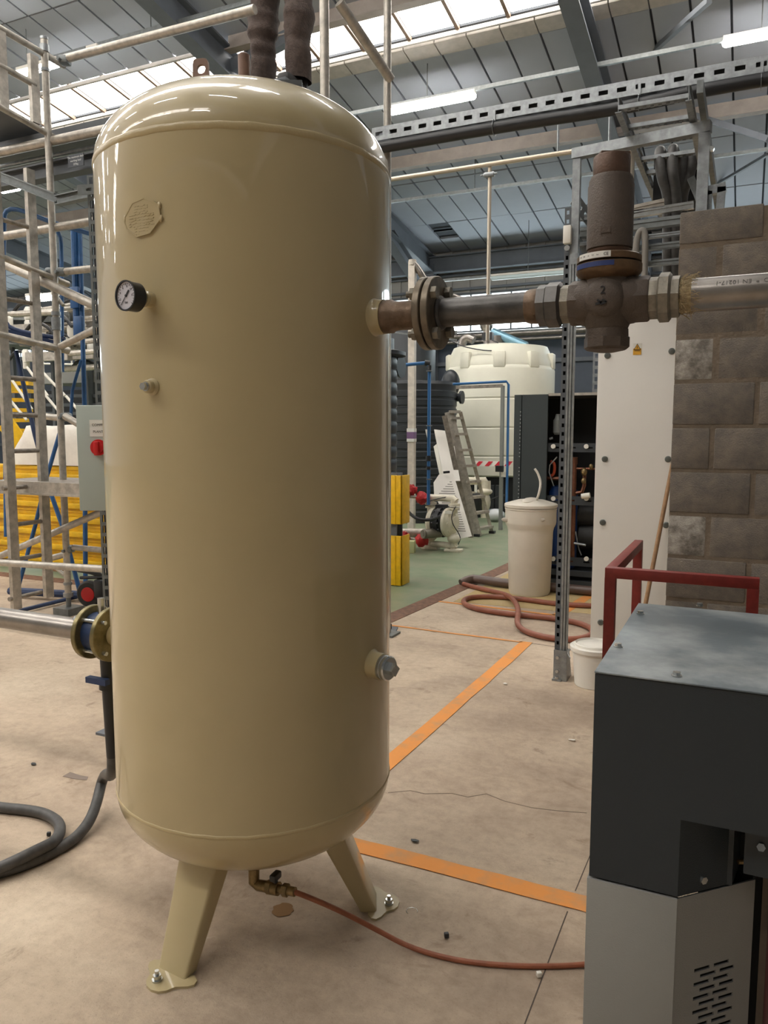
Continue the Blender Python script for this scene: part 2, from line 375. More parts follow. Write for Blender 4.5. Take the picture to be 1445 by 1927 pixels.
for mir in (False, True):
    f = (lambda y: 2*RIDGE-y) if mir else (lambda y: y)
    for y0, y1 in ([(2.05, 2.78), (3.72, 5.5), (5.5, 7.28)] if not mir else [(2.05, 4.4), (4.4, 6.88), (7.92, 10), (10, 12), (12, 14), (14, 15.9)]):
        for k in range(-34, 13):
            x = PX0+PW*k
            q.add([(xx, f(yy), roofz(yy)+.05) for xx in (x+.018, x+PW-.018) for yy in (y0+.018, y1-.018)], [(0, 1, 3, 2)])
part('ceiling_panel_field', q, ceilm, ceiling, kind='stuff')
q = M()
for y0, y1 in rows[2:]:
    for k in range(-60, -34):
        x = PX0+PW*k; q.add([(xx, yy, roofz(yy)+.05) for xx in (x+.018, x+PW-.018) for yy in (y0+.018, y1-.018)], [(0, 1, 3, 2)])
part('ceiling_panel_field', q, ceilm, ceiling, kind='stuff')
# rooflights
def rooflight(name, ya, yb, mir, x0, x1, bars):
    f = (lambda y: 2*RIDGE-y) if mir else (lambda y: y)
    fr = M()
    for y in (ya, yb): fr.bar((x0, f(y), roofz(y)+.02), (x1, f(y), roofz(y)+.02), .05, .06)
    root = struct(name, fr, curbm); xs = []
    x = x0
    while x < x1-.1: xs.append(x); x += bars
    for x in xs:
        g = M(); e = min(x+bars-.03, x1); g.add([(xx, f(yy), roofz(yy)+t) for xx in (x+.03, e) for yy in (ya+.01, yb-.01) for t in (.12, .14)], [(0, 1, 3, 2), (4, 6, 7, 5), (0, 4, 5, 1), (2, 3, 7, 6), (0, 2, 6, 4), (1, 5, 7, 3)])
        part('rooflight_pane', g, skym, root)
        g = M(); g.bar((x, f(ya), roofz(ya)+.07), (x, f(yb), roofz(yb)+.07), .055, .06); part('glazing_bar', g, barm, root)
    return root
rl = rooflight('window_1', 10.87, 11.77, False, -5.11-.80*14, -5.11+.8*10, .80)
k = -34
while PX0+PW*k < 3.2:  # curb boards below the rooflight
    x = PX0+PW*k; g = M(); g.add([(xx, yy, roofz(yy)+t) for xx in (x+.01, x+PW-.01) for yy in (11.86, 12.17) for t in (-.0, .05)], [(0, 1, 3, 2), (4, 6, 7, 5), (0, 4, 5, 1), (2, 3, 7, 6), (0, 2, 6, 4), (1, 5, 7, 3)])
    if x > -16.5: part('curb_board', g, curbm, rl)
    k += 1
rooflight('added_window_2', 2.8, 3.7, False, -28.3, -1.0, .8)  # unseen glowing strip added overhead for light and tank reflections
rooflight('added_window_3', 6.9, 7.9, True, -28.3, -1.0, .8)  # unseen glowing strip added on the rear slope, also for light
# steel: purlins, rafters, eaves beam, columns, bracing: the building frame
def beam_i(p0, p1, wd, h, fl=.02, web=.02, up=(0, 0, 1)):
    g = M(); p0 = Vector(p0); p1 = Vector(p1); d = (p1-p0).normalized(); u = Vector(up); u = (u-d*u.dot(d)).normalized()
    g.bar(p0+u*(h/2-fl/2), p1+u*(h/2-fl/2), wd, fl, up=u); g.bar(p0-u*(h/2-fl/2), p1-u*(h/2-fl/2), wd, fl, up=u); g.bar(p0, p1, web, h-2*fl+.001, up=u); return g
n_trim = [0]
def trim(mb, m):
    n_trim[0] += 1; return struct('trim_%d' % n_trim[0], mb, m)
for y in (10.72, 14.85):
    g = M(); zc = roofz(y)-(.14 if y > 12 else .08); xb = -22 if y > 12 else -7.8; g.bar((xb, y, zc), (5, y, zc), .07, .26); g.bar((xb, y-.06, zc-.13), (5, y-.06, zc-.13), .17, .02); trim(g, purlinm)
for rx in (-18.85, -13.35, -7.9, -2.42, 3.1):
    g = beam_i((rx, YW-.1, roofz(YW)-.33), (rx, RIDGE, roofz(RIDGE)-.33), .26, .46, .03, .03)
    g.add(beam_i((rx, YW-.2, roofz(YW)-.9), (rx, YW-2.6, roofz(YW-2.6)-.52), .24, .3, .02, .02).v, [])
    h = beam_i((rx, YW-.15, roofz(YW)-1.25), (rx, YW-2.9, roofz(YW-2.9)-.6), .24, .3, .02, .03); n0 = len(g.v); g.v += h.v; g.f += [tuple(n0+i for i in q) for q in h.f]
    trim(g, roofst)
    g = beam_i((rx, YW-.22, 0), (rx, YW-.22, roofz(YW)-.3), .28, .4, .03, .03, up=(0, 1, 0)); trim(g, roofst)
    g = beam_i((rx, -12, 0), (rx, -12, 6.6), .28, .4, .03, .03, up=(0, 1, 0)); trim(g, roofst)
    trim(beam_i((rx, -12, roofz(16)-.33), (rx, RIDGE, roofz(RIDGE)-.33), .26, .46, .03, .03), roofst)
g = beam_i((-34, YW-.35, roofz(YW)-.32), (8, YW-.35, roofz(YW)-.32), .2, .42, .03, .02); trim(g, roofst)
# roof bracing rods seen at the right
g = M(); g.bar(YP(1335, 0, 11.3), YP(1175, 145, 14.6), .07, .07); g.bar(YP(1300, 215, 14.6), YP(1445, 262, 14.2), .09, .09); g.bar(YP(1445, 290, 15.5), YP(1340, 352, 18.2), .05, .05); trim(g, roofst)
g = M(); g.bar(YP(440, 125, 10.9), YP(560, 62, 10.6), .14, .2); trim(g, roofst)
# far wall
wl = M(); wl.bb((-34, YW, 0), (9, YW+.15, 4.15)); wl2 = M(); wl2.bb((-34, YW, 5.12), (9, YW+.15, 6.5))
wf = struct('wall_far', wl, walld); 
g = M(); g.bb((-34, YW, 5.1), (9, YW+.15, 6.6)); part('upper_cladding', g, wallm, wf)
g = M()
for x in range(-66, 17): g.bb((x*.5, YW-.03, 5.12), (x*.5+.12, YW, 6.45))
part('cladding_rib', g, wallm, wf, kind='stuff')
g = M()
for z in (5.25, 5.62, 5.9): g.bar((-34, YW-.08, z), (9, YW-.08, z), .06, .06)
part('cladding_rail', g, roofst, wf)
g = M()
for z in (1.0, 2.2, 3.3, 4.1): g.bar((-34, YW-.06, z), (9, YW-.06, z), .08, .1)
part('wall_rail', g, roofst, wf)
g = M(); g.bar((-33, YW-.02, 4.13), (6, YW-.02, 4.13), .1, .06); g.bar((-33, YW-.02, 5.12), (6, YW-.02, 5.12), .1, .06)
w2 = struct('window_4', g, steelgrey)
for k in range(70):
    x = -32.7+k*.55; q = M().bb((x+.02, YW+.02, 4.16), (x+.53, YW+.04, 5.1)); part('window_pane', q, winm, w2)
    q = M().bb((x-.02, YW-.02, 4.16), (x+.02, YW+.05, 5.1)); part('mullion', q, steelgrey, w2)
struct('wall_back', M().bb((-34, -12.5, 0), (9, -12.3, 6.8)), wallm)
struct('wall_right', M().bb((8.8, -12.3, 0), (9, YW, 6.9)), wallm)
# pipes running along the far wall under the windows
for i, (a, b, r, lb) in enumerate((((848, 634), (1448, 601), .09, 'thick pale pipe along the far wall just under the windows'), ((848, 645), (1448, 618), .05, 'thinner pale pipe, lower of the two under the far windows'))):
    p0 = YP(*a, 19.4); p1 = YP(*b, 19.4); p1.z = p0.z; p1.y = p0.y = 19.4
    solo('wall_pipe', M().cyl((-9.5, 19.4, p0.z), (p1.x, 19.4, p0.z), r, n=12), ssteel, lb, 'pipe', 'pipes along the far wall')

# ---- light fittings hung on trunking
def trunk(y, z, x0, x1, label, rods):
    t = thing('lighting_trunking', (x0, y, z), label, 'trunking', 'lighting trunking under the roof')
    part('rail', M().bar((x0, y, z), (x1, y, z), .05, .06), galvd, t)
    for x in rods: part('hanger_rod', M().cyl((x, y, z), (x, y, roofz(y)+.05), .008, n=6), galvd, t)
def tube(y, z, x0, ln, label, m=tubem, grp='fluorescent light fittings'):
    t = thing('batten_light', (x0, y, z-.08), label, 'light', grp)
    part('housing', M().bar((x0, y, z-.04), (x0+ln, y, z-.04), .12, .05), whitep, t)
    g = M().cyl((x0+.04, y, z-.1), (x0+ln-.04, y, z-.1), .055, n=14); g.ell((x0+.04, y, z-.1), .055); g.ell((x0+ln-.04, y, z-.1), .055)
    part('diffuser', g, m, t)
trunk(12.35, 6.95, -7.5, 3.2, 'long lighting rail carrying the bright tube right of the tank', (-5.05, -2.4, -.1))
tube(12.35, 6.95, -5.72, 1.5, 'bright fluorescent tube hanging right above the tank shoulder')
tube(12.35, 7.0, -.58, 1.5, 'bright fluorescent tube cut off by the right edge of the picture')
trunk(15.4, 6.35, -7.6, 4, 'thin unlit lighting rail crossing behind the slim pale pipe', (-5.25, -2.6))
trunk(18.5, 5.25, -7.6, 2, 'lighting rail in front of the far wall with the unlit tube', (-4.95, -1.9))
tube(18.5, 5.3, -5.85, 1.8, 'unlit grey green tube fitting in front of the far wall cladding', tubedim)
trunk(9.47, 7.42, -11.8, -4.6, 'dark lighting rail crossing the roof at top left', (-10.9, -8.3))
tube(9.47, 7.42, -11.1, .9, 'bright tube half hidden behind the upper scaffold post at top left')
tube(9.47, 7.44, -9.55, .22, 'short visible end of a bright tube beside the top of the scaffold post')
for yy, nm in ((6.3, 'beyond the tank'), (3.4, 'over the tank'), (.5, 'over the camera'), (-3.2, 'behind the camera')):  # out-of-view rows added for fill light and streaks mirrored in the tank
    zz = (roofz(yy) if yy > RIDGE else roofz(2*RIDGE-yy))-.6
    for k, x in enumerate((-29.3, -25.1, -20.9, -16.7, -12.2, -8.9, -5.6, -2.3)):
        tube(yy, zz, x, 1.5, 'unseen tube fitting added in the row %s, %s from the left' % (nm, ('first', 'second', 'third', 'fourth', 'fifth', 'sixth', 'seventh', 'eighth')[k]))
for i, (px, py, d, ln, lb) in enumerate(((2, 357, 10.5, .35, 'small bright lamp at the left edge above the blue steps'), (52, 562, 15, .35, 'bright lamp far off left of the ladder stile'), (76, 562, 15, .45, 'bright lamp far off right of the ladder stile'))):
    q = P(px, py, d); tube(q.y, q.z+.1, q.x, ln, lb)
# ================================================================ AIR RECEIVER TANK
TC = Vector((-1.345, 1.915, 0)); TR = .414
tank = thing('air_receiver_tank', TC, 'tall glossy cream pressure vessel standing on splayed legs in the foreground', 'tank')
ZB, ZT, DH = .455, 2.215, .226
prof = []
for i in range(1, 25): a = math.pi/2*i/24; prof.append((TR*math.sin(a)**.92, ZB-DH*math.cos(a)))
prof = [(.004, ZB-DH)]+prof
top = [(r, ZT+ZB-z) for r, z in prof][::-1]
g = M(); g.lathe(prof+[(TR, ZB+.2+1.56*i/12) for i in range(0, 12)]+top, TC, n=128); part('shell', g, cream, tank, ang=60)
def weldring(z, r0, w, amp):
    g = M(); N = 160; Kk = 6; base = 0; pts = []
    for i in range(N):
        t = 2*math.pi*i/N; ww = w*(1+.04*math.sin(i*.7)); zz = z+.0006*math.sin(i*1.3)
        for k in range(Kk+1):
            a = math.pi*k/Kk; rr = r0-.001+amp*math.sin(a)*(1+random.uniform(-.05, .05)); g.v.append(TC+Vector((rr*math.cos(t), rr*math.sin(t), zz-ww*math.cos(a))))
    for i in range(N):
        for k in range(Kk): i2 = (i+1) % N; g.f.append((i*(Kk+1)+k, i2*(Kk+1)+k, i2*(Kk+1)+k+1, i*(Kk+1)+k+1))
    return g
part('weld_seam', weldring(2.216, TR, .010, .0034), weldm, tank, ang=60)
part('weld_seam', weldring(.452, TR, .006, .003), weldm, tank, ang=60)
# top fittings: lifting eye and bare steel stub
g = M(); lp = YP(378, 148, 1.98); lz = ZT+.19
u = Vector((.95, .3, 0)).normalized()
o2 = []; 
for a, h in ((-.026, -.06), (-.023, .074), (-.017, .082), (.017, .082), (.023, .074), (.030, -.06)): o2.append((a, h))
lug_c = P(379, 166, 2.3)
def ringplate(c, u, outer, hc, hr, th, n=24):
    # plate with a round hole: outer polygon sampled by angle
    g = M(); nn = u.cross(Z).normalized(); res = []
    for k in range(n):
        t = 2*math.pi*k/n; d = Vector((math.cos(t), math.sin(t)))
        best = 9
        for i in range(len(outer)):
            a = Vector(outer[i])-hc; b = Vector(outer[(i+1) % len(outer)])-hc; e = b-a; den = d.x*e.y-d.y*e.x
            if abs(den) < 1e-9: continue
            tt = (a.x*e.y-a.y*e.x)/den; ss = (a.x*d.y-a.y*d.x)/den
            if tt > 0 and -1e-6 <= ss <= 1+1e-6: best = min(best, tt)
        res.append((hc+d*hr, hc+d*best))
    for sgn in (-1, 1):
        for a, b in res: g.v += [c+u*a.x+Z*a.y+nn*sgn*th/2, c+u*b.x+Z*b.y+nn*sgn*th/2]
    m2 = 2*n
    for k in range(n):
        k2 = (k+1) % n
        g.f += [(2*k, 2*k+1, 2*k2+1, 2*k2), (m2+2*k, m2+2*k2, m2+2*k2+1, m2+2*k+1), (2*k+1, m2+2*k+1, m2+2*k2+1, 2*k2+1), (2*k, 2*k2, m2+2*k2, m2+2*k)]
    return g
oxide = mat('red_brown_primer', s(132, 106, 94), .6, 0, .15, 20)
part('lifting_eye', ringplate(lug_c, u, o2, Vector((.002, .052)), .013, .012), oxide, tank, 'brown lifting eye')
g = M(); sc = Vector((-1.345, 1.915, 0)); g.cyl(sc+Z*(ZT+.2), sc+Z*(ZT+.345), .0165, n=20); g.lathe([(.002, .351), (.011, .350), (.0165, .344)], sc+Z*ZT, n=20); part('top_stub', g, oxide, tank, 'bare brown pipe stub')
g = M(); q = P(548, 163, 2.42); g.box(q, (.07, .05, .02), Matrix.Rotation(.5, 3, 'Z')); g.bar(q, (q.x, q.y, ZT+.17), .03, .03, up=(0, 1, 0)); part('top_bracket', g, steelgrey, tank)
# data plate painted over: octagon curved to the shell
pl = M(); dc = math.radians(-90); oct_ = [(x_*.9, z_*.74) for x_, z_ in [(-.064, .0), (-.062, .018), (-.03, .056), (.012, .066), (.045, .05), (.060, .036), (.064, -.006), (.030, -.046), (-.016, -.052), (-.056, -.022)]]
def oncyl(u_, z_, r_): t = dc+(u_-.016)/TR; return TC+Vector((r_*math.cos(t), r_*math.sin(t), z_))
dz = 2.012; n = len(oct_)
pl.v += [oncyl(a, dz+b, TR+.0045) for a, b in oct_]+[oncyl(a*1.0, dz+b*1.0, TR-.001) for a, b in oct_]+[oncyl(0, dz, TR+.0045)]
for k in range(n): k2 = (k+1) % n; pl.f += [(k, k2, 2*n), (k, n+k, n+k2, k2)]
dp = part('data_plate', pl, cream, tank, 'octagonal data plate painted over in cream', ang=20)
g = M()
random.seed(3)
for r_ in range(11):
    z_ = dz+.032-r_*.0066; hw = .04 if 2 < r_ < 8 else .022; x_ = -hw
    while x_ < hw:
        l_ = random.uniform(.004, .012); a, b = oncyl(x_, z_, TR+.0044), oncyl(min(hw, x_+l_), z_+random.uniform(-.002, .002), TR+.0044); g.bar(a, b, .0012, .0012); x_ += l_+.003
part('embossed_text', g, cream, dp, kind='stuff')
g = M(); rim = [oncyl(a, dz+b, TR+.0035) for a, b in oct_]
for k in range(n): g.bar(rim[k], rim[(k+1) % n], .003, .004, up=(0, -1, 0))
part('plate_rim', g, cream, dp)
for (a, b) in ((.054, .027), (.058, -.003), (-.057, .010)): 
    g = M().ell(oncyl(a, dz+b, TR+.002), (.006, .004, .009), 8, 6); part('plate_tack_weld', g, weldm, dp)
# pressure gauge on its nozzle: points to -Y, screwed on
gz_ = 1.820; gp = TC+Vector((0, -TR, gz_))
g = M(); g.lathe([(.020, -.01), (.020, .018), (.0165, .02), (.0165, .024)], gp, (0, -1, 0), n=24); part('gauge_nozzle', g, cream, tank)
gd = Vector((-.12, -1, .0)).normalized(); gc = gp+gd*-.026
g = M(); g.cyl(gp+Vector((0, -.015, 0)), gp+gd*.04, .009, n=6); g.lathe([(.020, .06), (.030, .061), (.0345, .066), (.0345, .094), (.036, .095), (.036, .101), (.0325, .101), (.0325, .097)], gc, gd, n=40, close=False); g.cyl(gc+gd*.060, gc+gd*.062, .029, n=40)
ga = part('pressure_gauge', g, blackp, tank, 'black cased round pressure gauge')
g = M().cyl(gc+gd*.09, gc+gd*.0965, .033, n=40); part('dial', g, mat('dial_face', s(208, 206, 214), .4), ga, 'white dial')
gr = gd.cross(Z)*-1; gr = Z.cross(gd*-1).normalized()*-1
gr = (gd*-1).cross(Z).normalized()
gu = gr.cross(gd*-1).normalized()
if gu.z < 0: gu = -gu
def dpt(a, r): return gc+gd*.0972+(gr*math.cos(a)+gu*math.sin(a))*r
g = M()
for k in range(21):
    a = math.radians(-45+270*k/20); l = .005 if k % 2 == 0 else .003
    g.bar(dpt(a, .0290), dpt(a, .0290-l), .0009, .0006, up=gd)
part('dial_marks', g, ink, ga)
a0 = math.radians(228)
g = M(); g.bar(dpt(a0, .026)+gd*.001, dpt(a0+math.pi, .016)+gd*.001, .0016, .0008, up=gd); g.bar(dpt(a0+math.pi, .004)+gd*.001, dpt(a0+math.pi, .016)+gd*.001, .0045, .0008, up=gd); g.cyl(gc+gd*.097, gc+gd*.0995, .003, n=12); part('needle', g, ink, ga)
for k, tx in enumerate(('2', '4', '6', '8', '10', '12')):
    a = math.radians(200-40*k); text('dial_number', tx, .0075, dpt(a, .0215)+gd*.0003, gr, gu, ink, ga, .0002)
text('dial_unit', 'bar', .008, dpt(-math.pi/2, .0155)+gd*.0003, gr, gu, ink, ga, .0002)
# small plugged stub below
p0 = TC+Vector((0, -TR, 1.609))
g = M(); g.lathe([(.022, -.01), (.0215, .002), (.016, .008), (.016, .020), (.0145, .022)], p0, (0, -1, 0), n=28); part('plugged_stub', g, cream, tank)
g = M(); g.cyl(p0-Y*.021, p0-Y*.026, .0115, n=20); g.hexa(p0-Y*.026, p0-Y*.036, .0095); part('stub_plug', g, zinc, tank, 'zinc hex plug')
# lower right plugged socket, points +X
p0 = TC+Vector((TR, 0, .848))
p0 = TC+Vector((TR*math.cos(-.06), TR*math.sin(-.06), .848)); px = Vector((.97, -.24, 0)).normalized()
g = M(); g.lathe([(.0445, -.03), (.044, -.004), (.0385, .004), (.0375, .010), (.0370, .042)], p0, px, n=36); part('lower_socket', g, cream, tank)
g = M(); g.lathe([(.0345, .036), (.0345, .050), (.033, .051), (.0345, .0525), (.0345, .062), (.031, .066)], p0, px, n=36); g.cyl(p0+px*.066, p0+px*.086, .0185, n=4); part('socket_plug', g, zinc, tank, 'zinc square-headed plug')
# outlet socket for the steel pipe
PZ = 1.806
p0 = TC+Vector((TR, 0, PZ))
g = M(); g.lathe([(.062, -.03), (.060, -.01), (.050, .0), (.046, .014), (.0455, .028)], p0, X, n=40); part('outlet_socket', g, cream, tank)
# legs
for ang_ in (-95.6, 26.0, 147.0):
    t = math.radians(ang_); d = Vector((math.cos(t), math.sin(t), 0)); sd = Vector((-d.y, d.x, 0))
    ta = TC+d*.245+Z*.33; bt = TC+d*.375+Z*.004; w0, w1 = .075, .052; dep0, dep1 = .085, .05
    g = M(); th = .007
    # folded channel: outer face and two flanges towards the tank
    def slab(a, b, c_, e): nn = (b-a).cross(e-a).normalized()*th; g.prism([a, b, c_, e], nn)
    A, B = ta+sd*w0, ta-sd*w0; Cc, D = bt-sd*w1, bt+sd*w1
    inn = -d; rr = .008
    def ring(P0, w_, dp_): return [P0-sd*w_*.9+inn*dp_, P0-sd*w_+inn*rr, P0-sd*(w_-rr*.35)+inn*rr*.3, P0-sd*(w_-rr), P0+sd*(w_-rr), P0+sd*(w_-rr*.35)+inn*rr*.3, P0+sd*w_+inn*rr, P0+sd*w_*.9+inn*dp_]
    T_, B_2 = ring(ta, w0, dep0), ring(bt, w1, dep1); g.add(T_+B_2, [tuple(range(8)), tuple(range(8, 16))[::-1]]+[(i, 8+i, 8+(i+1) % 8, (i+1) % 8) for i in range(8)])
    lg = part('leg', g, cream, tank, ang=50)
    g = M(); poly = []
    fc = bt+d*.012
    for a in range(24):
        aa = 2*math.pi*a/24; rr = .038*(1+.25*math.cos(3*aa)); poly.append(fc+Vector((0, 0, -.004))+d*(rr*1.25*math.cos(aa))+sd*(rr*2.0*math.sin(aa)))
    g.prism(poly, (0, 0, .007)); fp = part('foot_plate', g, cream, lg)
    bc = fc+d*.026-sd*.012
    g = M(); g.cyl(bc, bc+Z*.008, .014, n=20); g.hexa(bc+Z*.006, bc+Z*.02, .0115); g.cyl(bc, bc+Z*.032, .006, n=10); part('anchor_bolt', g, zinc, lg)
# drain: elbow, valve body with black lever, tail piece
dcx = G(488, 1664, .19)
g = M(); b1 = P(478, 1664, 2.2); b0 = b1+Vector((.02, 0, .0)); b2 = P(505, 1669, 2.18); b3 = P(548, 1677, 2.15)
g.tube([b1+Z*.05+X*.0, b1+Z*.008, b1+(b2-b1)*.3, b2], .016, 12); g.cyl(b2, b3, .012, n=14)
ax = (b3-b2).normalized()
g.hexa(b2-ax*.004, b2+ax*.012, .019); g.cyl(b2+ax*.014, b2+ax*.034, .019, n=18); g.hexa(b3-ax*.026, b3-ax*.010, .018); g.cyl(b3-ax*.01, b3+ax*.012, .013, n=14)
dv = part('drain_valve', g, brass, tank, 'aged brass drain valve')
g = M(); vm = b2+ax*.024; g.cyl(vm, vm+Z*.036, .007, n=10); g.box(vm+Z*.036, (.02, .036, .02), None, .004); part('valve_handle', g, blackp, dv, 'black handle')
# red-brown air hose from the drain away under the machine
pts = [b3+ax*.006, P(580, 1688, 2.15), P(640, 1714, 2.2), G(700, 1745, .05), G(770, 1783, .008), G(850, 1806, .008), G(930, 1816, .008), G(1010, 1819, .008), G(1105, 1816, .008), G(1180, 1800, .008), G(1300, 1760, .008)]
solo('air_hose', M().tube(pts, .0075, 10, 2), hosered, 'thin reddish brown hose running from the tank drain across the floor', 'hose')

# ================================================================ OUTLET PIPEWORK (axis Y=1.915, z=1.806)
AY = 1.915
def ax_(x): return Vector((x, AY, PZ))
def xp(px): return YP(px, 585, AY).x
x_fl = xp(815)
pipe = thing('flanged_outlet_pipe', ax_(-.9), 'bare brown steel pipe with a bolted flange pair leaving the right side of the tank', 'pipe')
g = M(); g.lathe([(.044, 0), (.0445, .02), (.039, .03), (.0375, .05)], ax_(-.902), X, n=36); g.cyl(ax_(-.89), ax_(x_fl-.012), .0378, n=36); part('inlet_stub', g, ruststeel, pipe)
FR = .0935
for x0, nm in ((x_fl-.024, 0), (x_fl+.0, 1)):
    g = M(); g.lathe([(FR-.002, 0), (FR, .002), (FR, .017), (FR-.002, .019)], ax_(x0), X, n=64); part('flange', g, flangem, pipe)
g = M(); g.cyl(ax_(x_fl-.006), ax_(x_fl+.001), .078, n=40); part('gasket', g, mat('gasket_pale', s(176, 160, 140), .8), pipe)
for k in range(4):
    t = math.radians(45+8+90*k); c_ = Vector((0, math.cos(t), math.sin(t)))*.071
    g = M(); g.hexa(ax_(x_fl+.019)+c_, ax_(x_fl+.034)+c_, .0165); g.cyl(ax_(x_fl-.05)+c_, ax_(x_fl+.019)+c_, .0085, n=12); g.hexa(ax_(x_fl-.039)+c_, ax_(x_fl-.024)+c_, .0165)
    part('flange_bolt', g, malle, pipe)
xe = xp(1000)
g = M(); g.lathe([(.044, 0), (.0445, .004), (.041, .009), (.0372, .011)], ax_(x_fl+.019), X, n=36); g.cyl(ax_(x_fl+.02), ax_(xe+.01), .0368, n=36); part('pipe', g, blksteel, pipe)
# union 1 between pipe and valve
un = thing('pipe_union', ax_(xe), 'iron pipe union left of the brown relief valve', 'pipe fitting', 'pipe unions at the relief valve')
g = M(); g.lathe([(.0385, -.005), (.0415, .004), (.0425, .02), (.0405, .026)], ax_(xp(995)), X, n=30); part('socket', g, ruststeel, un)
g = M(); g.cyl(ax_(xp(1015)), ax_(xp(1032)), .050, n=8); part('hexagon', g, blksteel, un)
g = M(); g.lathe([(.047, 0), (.0545, .006), (.0545, .034), (.047, .040)], ax_(xp(1028)), X, n=8); part('union_nut', g, blksteel, un)
g = M(); g.cyl(ax_(xp(1053)), ax_(xp(1078)), .0455, n=8); part('nipple', g, malle, un)
# relief valve
xv = xp(1143); vb = Vector((xv, AY, PZ))
vl = thing('relief_valve', vb, 'tall brown cast relief valve mounted in the steel pipe', 'valve')
g = M(); g.lathe([(.0505, 0), (.053, .006), (.053, .04), (.046, .046), (.050, .065), (.058, .085)], ax_(xp(1074)), X, n=8)
g.lathe([(.058, -.085), (.050, -.062), (.046, -.044), (.053, -.038), (.053, -.004), (.0505, 0)], ax_(xp(1222)), X, n=8)
part('threaded_end', g, bronze, vl)
g = M(); c0 = vb+Z*.0
prof_ = [(.030, -.10), (.050, -.098), (.050, -.06)]
g.lathe([(.045, -.07), (.056, -.045), (.064, -.02), (.066, .0), (.064, .02), (.058, .04), (.052, .052), (.052, .062)], vb, Z, n=40)
g.lathe([(.044, -.085), (.054, -.06), (.058, -.03), (.060, 0), (.058, .03), (.054, .06), (.044, .085)], vb, X, n=40)
bd = part('body', g, bronze, vl, ang=50)
g = M(); g.lathe([(.001, .070), (.030, .068), (.042, .060), (.046, .052)], vb, (0, -1, 0), n=30, close=False); part('boss', g, bronze, bd)
text('cast_number', '2', .026, vb+Vector((0, -.0705, .015)), X, Z, ink, bd, .0006)
g = M()
for a in (0, .011): g.bar(vb+Vector((-.016+a, -.0705, -.016)), vb+Vector((-.002+a, -.0705, -.012)), .002, .005); g.bar(vb+Vector((-.002+a, -.0705, -.012)), vb+Vector((-.012+a, -.0705, -.006)), .002, .004)
part('cast_arrow', g, ink, bd)
g = M(); g.lathe([(.049, -.066), (.050, -.088)], vb, Z, n=32); g.lathe([(.046, -.114), (.053, -.108), (.053, -.086), (.051, -.084)], vb, Z, n=8); g.lathe([(.02, -.119), (.044, -.114)], vb, Z, n=24); part('bottom_cap', g, bronze, vl)
zf = .078
g = M(); g.lathe([(.054, zf-.03), (.072, zf-.018), (.0755, zf-.012), (.0755, zf+.004), (.070, zf+.006)], vb, Z, n=48)
g.lathe([(.0735, zf+.009), (.074, zf+.01), (.074, zf+.022), (.068, zf+.026), (.05, zf+.028)], vb, Z, n=48); fl_ = part('bonnet_flange', g, mat('bronze_flange', s(104, 82, 60), .5, .35, .2, 30, .2, 90), vl)
def wrap(z0, z1, r_, a0, a1, m, nm, par):
    g = M(); K = 16
    for k in range(K+1):
        t = math.radians(a0+(a1-a0)*k/K)
        for z_ in (z0, z1): g.v.append(vb+Vector((r_*math.cos(t), r_*math.sin(t), z_)))
        for z_ in (z0, z1): g.v.append(vb+Vector(((r_+.0008)*math.cos(t), (r_+.0008)*math.sin(t), z_)))
    for k in range(K): b = 4*k; g.f += [(b+2, b+6, b+7, b+3), (b, b+1, b+5, b+4), (b+1, b+3, b+7, b+5), (b, b+4, b+6, b+2)]
    return part(nm, g, m, par)
pw = wrap(zf+.010, zf+.0235, .0748, -142, -78, labelw, 'name_plate', fl_)
pb = wrap(zf-.009, zf+.002, .0763, -150, -72, labelb, 'name_plate', fl_); pb['label'] = 'blue printed plate'
for k in range(5):
    t = math.radians(-136+9*k); q = vb+Vector((.0762*math.cos(t), .0762*math.sin(t), zf+.0165)); text('plate_print', ('EN', 'PN', '16', '9.5', 'bar')[k], .0045, q, (-math.sin(t), math.cos(t), 0), Z, ink, pw, .0001)
t = math.radians(-86); text('plate_print', 'CE', .009, vb+Vector((.0762*math.cos(t), .0762*math.sin(t), zf+.0165)), (-math.sin(t), math.cos(t), 0), Z, ink, pw, .0001)
g = M(); g.lathe([(.046, zf+.026), (.050, zf+.034), (.050, zf+.038)], vb, Z, n=40); part('neck', g, bronze2, vl)
g = M(); g.lathe([(.046, zf+.037), (.0525, zf+.041), (.0525, .262), (.0505, .266), (.0505, .274), (.0465, .283), (.040, .285)], vb, Z, n=48); bn = part('bonnet', g, bronze, vl)
g = M(); g.bb(vb+Vector((-.012, -.0542, .146)), vb+Vector((.010, -.0515, .160))); part('cast_mark', g, bronze, bn)
g = M(); g.lathe([(.041, .278), (.042, .284), (.042, .326), (.0405, .329)], vb, Z, n=40); g.box(vb+Vector((.004, 0, .331)), (.07, .03, .014), Matrix.Rotation(.5, 3, 'Z'), .003); part('cap', g, bronze2, vl, 'reddish bronze screw cap')
